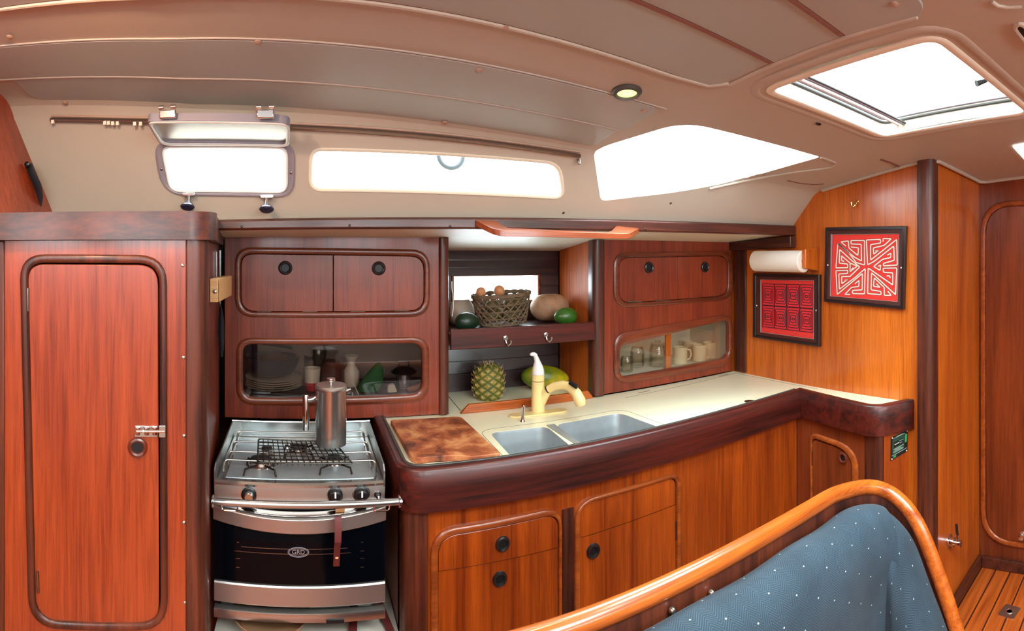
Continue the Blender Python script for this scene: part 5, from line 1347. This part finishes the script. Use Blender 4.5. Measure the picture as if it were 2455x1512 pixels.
# panel under the rail
rows = []
for p in rp_:
    rows.append([Vector((p.x, p.y, p.z - .01)), Vector((p.x, p.y, .0))])
t_out = []
for i, p in enumerate(rp_):
    a, b = rp_[max(i - 1, 0)], rp_[min(i + 1, len(rp_) - 1)]; t = (b - a); t.z = 0
    t = t.normalized() if t.length > 1e-4 else Vector((0, -1, 0)); nrm = Vector((-t.y, t.x, 0)); t_out.append((p, nrm))
MB().loft([[p + nrm * .010 + Vector((0, 0, -.012)), p - nrm * .010 + Vector((0, 0, -.012)), Vector((p.x, p.y, 0)) - nrm * .010, Vector((p.x, p.y, 0)) + nrm * .010] for p, nrm in t_out]).obj('back_panel', 'dark_trim_z', se, angle=50)
# cushion: a fat padded sheet following the inside of the rail
def cushion():
    vs, uvs, fs = [], [], []; m = len(t_out); L_ = 0; prev = None
    prof = [(.016, -.055), (.020, -.043), (.045, -.028), (.085, -.024), (.125, -.040), (.150, -.085), (.158, -.16), (.160, -.26), (.160, -.38), (.160, -.52), (.10, -.60), (.03, -.62)]
    acc = [0]
    for a, b in zip(prof, prof[1:]): acc.append(acc[-1] + math.dist(a, b))
    for i, (p, nrm) in enumerate(t_out):
        if prev is not None: L_ += (p - prev).length
        prev = p; inn = -nrm
        # inner direction eases round the corner so the bend folds softly
        for (d, z), v in zip(prof, acc):
            bump = .006 * math.sin(L_ * 40) * math.sin(min(1, v / .4) * math.pi) * .6 + .010 * math.sin(L_ * 9 + 1)
            fold = 0
            if p.x > 1.1: fold = -.004 * math.sin(v * 46 + L_ * 20)
            q = p + inn * (d + (bump + fold) * (d / .16)) + Vector((0, 0, z + (.004 * math.sin(L_ * 23) if 0 < d < .14 else 0)))
            if q.z < .25: q.z = .25
            vs.append(q); uvs.append((L_, v))
    n = len(prof)
    for i in range(m - 1):
        for j in range(n - 1):
            fs.append((i * n + j, (i + 1) * n + j, (i + 1) * n + j + 1, i * n + j + 1))
    off = base_of(se); me = bpy.data.meshes.new('cushion'); me.from_pydata([tuple(v - off) for v in vs], [], fs)
    ul = me.uv_layers.new(name='UVMap')
    for lp in me.loops: ul.data[lp.index].uv = uvs[lp.vertex_index]
    me.polygons.foreach_set('use_smooth', [True] * len(me.polygons)); me.materials.append(MAT['blue_upholstery'])
    bmq = bmesh.new(); bmq.from_mesh(me); bmesh.ops.recalc_face_normals(bmq, faces=bmq.faces[:]); bmq.to_mesh(me); bmq.free()
    o = bpy.data.objects.new('back_cushion', me); COL.objects.link(o); o.parent = se
    sd = o.modifiers.new('soft', 'SUBSURF'); sd.levels = 1; sd.render_levels = 1
cushion()
for px, py in ((2055, 1199), (1704, 1420), (1610, 1462)):
    d = ray(px, py); p = EYE + d * ((.828) / d.y); MB().lathe(p, [(.0075, 0), (.0075, .004), (.005, .008), (.001, .009)], 14, (0, -1, 0)).obj('bolt', 'nut_metal', se)

# ================================================================ DECKHEAD: panels, seams, hatch, lamp
def panel(x0, x1, y0, y1, r=(0, 0, 0, 0), name='headliner_panel', drop=.004, slant=0):
    """vinyl covered panel following the deckhead; r = corner radii at (x0,y0) (x1,y0) (x1,y1) (x0,y1)"""
    xs = sorted(set([x0 + r[0] * k for k in (0, .1, .25, .5, .75, 1)] + [x0 + r[3] * k for k in (0, .1, .25, .5, .75, 1)] + [x1 - r[1] * k for k in (0, .1, .25, .5, .75, 1)] + [x1 - r[2] * k for k in (0, .1, .25, .5, .75, 1)] + [x0 + (x1 - x0) * i / 30 for i in range(31)]))
    rows_b, rows_t = [], []
    for x in xs:
        def cor(rr, d): return 0 if rr <= 0 or d >= rr else rr - math.sqrt(max(0, rr * rr - (rr - d) ** 2))
        a = y0 + max(cor(r[0], x - x0), cor(r[1], x1 - x)); b = y1 - max(cor(r[3], x - x0), cor(r[2], x1 - x))
        ys = [a + (b - a) * k / 6 for k in range(7)]
        sx = lambda y: x + slant * (y - y0) * (1 if x > (x0 + x1) / 2 else 0) * ((x - (x0 + x1) / 2) / ((x1 - x0) / 2))
        rows_b.append([(sx(y), y, zceil(sx(y), y) - drop) for y in ys]); rows_t.append([(sx(y), y, zceil(sx(y), y) + .004) for y in reversed(ys)])
    return MB().loft([b + t for b, t in zip(rows_b, rows_t)]).obj(name, 'panel_vinyl', ceiling, angle=30, bevel=.0015)
panel(-.80, .855, 1.325, 1.462, (0, 0, .03, .05))
panel(-.93, .885, 1.155, 1.317, (0, .03, 0, 0), slant=-.1)
panel(-1.0, .925, .815, .995, (0, 0, .05, 0))
panel(-1.0, .935, .622, .803, (0, 0, 0, 0))
panel(.0, .945, .42, .610, (0, .05, 0, 0))
def seam(x0, x1, y, r, mat, drop=.0):
    return MB().tube([(x0 + (x1 - x0) * i / 30, y, zceil(x0 + (x1 - x0) * i / 30, y) - drop) for i in range(31)], r, 6).obj('seam_piping', mat, ceiling)
seam(-.9, .87, 1.321, .003, 'seam_light', .003); seam(-.95, .90, 1.150, .0022, 'seam_light', .002)
seam(-.9, .93, .809, .006, 'piping', .002); seam(-.9, .93, .616, .0065, 'piping', .002)
def bead(P, r, mat='headliner', name='bead', closed=True, parent=None):
    return MB().tube(P, r, 8, closed=closed).obj(name, mat, parent or ceiling)
def xy(L_, d=.002): return [Vector((x, y, zceil(x, y) - d)) for x, y in L_]
bead(xy([(x / 10 - .9, 1.003) for x in range(0, 18)] + [(.905, .99), (.935, .95)] + [(.943, .95 - k * .05) for k in range(0, 11)]), .006, 'headliner', closed=False)
# snap caps on panels
for x, y in ((620, 96), (1150, 163), (1545, 262), (1066, 290), (157, 243), (1211, 62), (24, 84), (2143, 4), (620, 262)):
    try: p = onsh(x, y, .004)
    except ValueError: continue
    screw(p, shn(x, y), .0085, ceiling, 'cap_beige', 'snap_cap')

def ring_sh(inner, outer, h, mat, name, parent, base=.0, kind=None):
    n, c = meannormal(inner)
    o = MB().ring2(inner, outer, n, h, base).obj(name, mat, parent)
    if parent is None: o['kind'] = 'structure'
    return o
def grow(P, k):
    c = sum(P, Vector((0, 0, 0))) / len(P); out = []
    m = len(P); n, _ = meannormal(P)
    for i, p in enumerate(P):
        t = (P[(i + 1) % m] - P[i - 1]).normalized(); s = n.cross(t).normalized()
        if s.dot(p - c) < 0: s = -s
        out.append(p + s * k)
    return out
def lift(P, d):
    n, c = meannormal(P); return [p + n * d for p in P]
# the big deck hatch
H1d = [p for i, p in enumerate(H1) if (p - H1[i - 1]).length > 1e-6]
hatch = ring_sh(lift(grow(H1d, -.002), -.002), lift(grow(H1d, .022), -.002), .007, 'cream_liner', 'window_4', None)
nH, cH = meannormal(H1d)
MB().ring2([p - nH * .045 for p in grow(H1d, -.007)], [p - nH * .045 for p in grow(H1d, .004)], nH, .006).obj('gasket', 'rubber', hatch)
MB().ring2([p - nH * .055 for p in grow(H1d, -.014)], [p - nH * .055 for p in grow(H1d, -.003)], nH, .006).obj('hatch_frame', 'grey_alloy', hatch)
MB().prism([p - nH * .066 for p in grow(H1d, -.01)], nH * .008).obj('hatch_pane', 'window_glass', hatch)
ring_sh(lift(grow(H1d, .036), -.006), lift(grow(H1d, .066), -.006), .010, 'headliner', 'surround_moulding', hatch)
# blind cassette bars across the aft end of the hatch
for k, (off_, r, mt) in enumerate(((.055, .0045, 'white_plastic'), (.075, .006, 'grey_alloy'), (.083, .003, 'rubber'))):
    A1, B1 = HP[0].lerp(HP[1], off_ / .5), HP[3].lerp(HP[2], off_ / .5)
    dd = (B1 - A1).normalized()
    MB().tube([A1 - dd * .0 - nH * .03, B1 + dd * .0 - nH * .03], r, 8).obj('blind_bar', mt, hatch)
hh = onsh(2365, 212); e1 = -nH * .03
MB().tube([hh + e1 + Vector((.0, -.02, .0)), hh + e1 + Vector((-.0, 0, -.008)), hh + e1 + Vector((-.02, .02, -.02))], [.005, .006, .009], 10).obj('hatch_handle', 'black_plastic', hatch)
c = onsh(1962, 296, .0); MB().ell(c, .014, .006, .006, 12, 8).obj('blind_catch', 'black_plastic', hatch)
# big side skylight
W3d = [p for i, p in enumerate(W3) if (p - W3[i - 1]).length > 1e-6]
n3, c3 = meannormal(W3d)
w3 = MB().prism([p - n3 * .05 for p in grow(W3d, .012)], -n3 * .006).obj('window_3', 'window_glass'); w3['kind'] = 'structure'
bp_ = [onsh(x, y, .001) for x, y in ((1700, 452), (1800, 430), (1900, 412), (1980, 402), (2003, 392), (1990, 384), (1968, 376))]
MB().tube(cr(bp_, 4), .005, 8).obj('window_lip', 'headliner', w3)
# long fixed window
W2d = [p for i, p in enumerate(W2) if (p - W2[i - 1]).length > 1e-6]
w2 = ring_sh(lift(grow(W2d, -.004), -.008), lift(grow(W2d, .008), -.003), .008, 'cream_liner', 'window_2', None)
n2, c2 = meannormal(W2d)
MB().prism([p - n2 * .045 for p in grow(W2d, .01)], -n2 * .006).obj('window_pane', 'window_glass', w2)
# coil of line hanging outside the long window
oc = EYE + ray(1081, 372) * 1.78
fr = thing('fender_ring', 'grey-blue ring of rope seen outside through the long window', 'rope ring', oc)
MB().tube([oc + Vector((0, 0, .045)), oc + Vector((0, .02, .12)), oc + Vector((0, -.02, .19))], .004, 8).obj('lanyard', 'outside_rope', fr)
MB().tube([oc + Vector((math.cos(a) * .042, 0, math.sin(a) * .042)) for a in [2 * math.pi * i / 36 for i in range(36)]], .008, 10, closed=True).obj('ring', 'outside_rope', fr)
# opening port with its sash swung up
W1d = [p for i, p in enumerate(W1) if (p - W1[i - 1]).length > 1e-6]
outr = [onsh(*p) for p in rpoly([(368, 336), (708, 340), (706, 472), (388, 466)], [40, 40, 42, 60])]
n1, c1_ = meannormal(W1d)
w1 = struct(MB().ring2(lift(W1, -.006), lift(outr, .0), n1, .010), 'window_1', 'grey_alloy')
MB().ring2(lift(grow(W1, -.006), -.004), lift(grow(W1, .004), -.002), n1, .014).obj('window_gasket', 'white_seal', w1)
def sash_pt(px, py):
    """the sash leans inward and up from the top edge of the port"""
    t = (348 - py) / 62.0; y = 1.515 - .155 * t; return ony(px, py, y)
so = rpoly([sash_pt(350, 287), sash_pt(696, 291), sash_pt(693, 349), sash_pt(385, 346)], [.02, .03, .02, .03], 7)
si = rpoly([sash_pt(362, 292), sash_pt(688, 296), sash_pt(685, 344), sash_pt(394, 341)], [.02, .03, .02, .03], 7)
nS, cS = meannormal(so); 
if nS.z > 0: nS = -nS
sash = MB().loft([[p + nS * .002 for p in si], [p + nS * .004 for p in so], [p - nS * .018 for p in so], [p - nS * .018 for p in si]] + [[p + nS * .002 for p in si]], cap0=False, cap1=False).obj('sash', 'grey_alloy', w1, angle=40)
MB().ring2([p.lerp(q, .05) for p, q in zip(si, so)], [p.lerp(q, .7) for p, q in zip(si, so)], nS, .004, .003).obj('sash_gasket', 'white_seal', w1)
MB().prism([p - nS * .003 for p in si], -nS * .003).obj('sash_pane', 'sash_glass', w1)
for px, py, s in ((402, 273, 1), (636, 277, 1)):
    k = sash_pt(px, 284) - nS * .012; o = MB().box((k.x - .022, k.y - .008, k.z - .012), (k.x + .022, k.y + .002, k.z + .010)).obj('dog_bracket', 'chrome', w1, bevel=.003)
    for dx in (-.016, .016): MB().cyl((k.x + dx - .006, k.y - .008, k.z + .016), (k.x + dx + .006, k.y - .008, k.z + .016), .006, 12).obj('lug', 'chrome', o)
for px, py in ((455, 463), (641, 468)):
    k = onsh(px, py, .012)
    o = MB().box((k.x - .020, k.y - .010, k.z - .006), (k.x + .020, k.y + .004, k.z + .005)).obj('dog_lug', 'chrome', w1, bevel=.003)
    MB().cyl(k + Vector((0, -.004, 0)), k + Vector((0, -.016, -.028)), .0045, 12).obj('dog_stem', 'chrome', o)
    MB().lathe(k + Vector((0, -.015, -.024)), [(.008, 0), (.010, .008), (.020, .012), (.022, .016), (.018, .020), (.001, .021)], 24, (0, -.4, -1)).obj('dog_knob', 'blue_black', o)
for px, py in ((389, 404), (698, 412)): screw(onsh(px, py, .008), n1, .004, w1, 'pewter')
# curtain rail
rl = thing('curtain_rail', 'slim grey curtain rail running above the windows', 'curtain rail', onsh(700, 300))
rpx = [(125, 284), (250, 286), (350, 288), (520, 292), (700, 301), (880, 311), (1070, 327), (1240, 347), (1388, 369)]
rb = [onsh(x, y, .012) for x, y in rpx]
MB().tube(cr(rb, 4), .0058, 8).obj('track', 'pewter', rl)
MB().tube(cr([onsh(x, y - 7, .004) for x, y in rpx], 4), .004, 6).obj('track_flange', 'cap_beige', rl)
for px, py in ((257, 288), (266, 288), (276, 289), (287, 289), (328, 290), (342, 290), (133, 286)):
    k = onsh(px, py, .018); MB().box((k.x - .0045, k.y - .004, k.z - .008), (k.x + .0045, k.y + .004, k.z + .003)).obj('glider', 'cream_liner', rl, smooth=False)
k = onsh(1383, 375, .015); MB().lathe(k, [(.006, 0), (.006, .012), (.004, .018)], 12, (0, -.3, -1)).obj('end_stop', 'pewter', rl)
# the round lamp
lp = onsh(1503, 218, .0); ln_ = shn(1503, 218)
dl = thing('downlight', 'round recessed ceiling lamp with dark rim and lit yellow lens', 'lamp', lp)
MB().lathe(lp, [(.037, -.004), (.038, .004), (.034, .009), (.026, .010), (.0245, .004)], 36, ln_, cap=False).obj('rim', 'rubber', dl)
MB().lathe(lp, [(.026, -.003), (.0255, .005), (.015, .008), (.0005, .009)], 30, ln_).obj('lens', 'lens', dl)
lamp('downlight bulb', lp + ln_ * .03, ln_, .045, 2.5, (1, .85, .55))
# glowing panel in place of a small skylight at the right edge, forward of the hatch
s9 = [onsh(x, y) for x, y in ((2427, 348), (2465, 341), (2478, 372), (2462, 386))]
c9 = sum(s9, Vector((0, 0, 0))) / 4; n9 = shn(2445, 362)
sky2 = MB().prism(rpoly(lift(s9, .002), .012), n9 * .004).obj('skylight_glow', 'glow_white'); tag(sky2, 'small white glowing skylight panel at the right edge beyond the hatch', 'lamp')

# added downlight, out of view, to warm the hull side and locker
added_downlight = copy_tree(dl, Vector((-.42, .72, zceil(-.42, .72))), 'added round ceiling lamp above the tall locker, out of view')
lamp('downlight bulb', Vector((-.42, .72, zceil(-.42, .72) - .03)), Vector((-.12, .45, -1)), .05, 7, (1, .60, .36))  # added warm light for the left hull side
# tan bead where the deckhead meets the forward bulkhead and the passage
bead([Vector((2.018, y, zceil(2.018, y) - .004)) for y in (1.44, 1.3, 1.15, 1.0, .93)] + [Vector((2.06, .882, zceil(2.06, .882) - .004))] + [Vector((x, .882, zceil(x, .882) - .004)) for x in (2.2, 2.4, 2.58)] + [Vector((2.608, y, zceil(2.608, y) - .004)) for y in (.86, .6, .3, .1)], .009, 'headliner', closed=False, name='bead')
bead([onsh(2112, 381, .002), onsh(2136, 389, .002), onsh(2157, 399, .002)], .004, 'piping', closed=False, name='seam_piping')
bead([onsh(x, y, .001) for x, y in ((1888, 432), (1915, 438), (1950, 442), (1975, 440))], .0022, 'piping', closed=False, name='seam_piping')

vr = rpoly([onsh(2430, 62, .001), onsh(2448, 52, .001), onsh(2490, 92, .001), onsh(2478, 122, .001)], .02, 5)
nv, cv = meannormal(vr)
o = MB().prism(vr, nv * .003).obj('recess_shade', 'dark_hole', ceiling, smooth=False)  # dark plate puts the recess's shade into the colour
MB().tube([p for p in vr], .006, 8, closed=True).obj('recess_rim', 'headliner', ceiling)
bead([onsh(x, y, .001) for x, y in ((2378, 2), (2392, 12), (2415, 16), (2450, 15))], .004, 'headliner', closed=False)
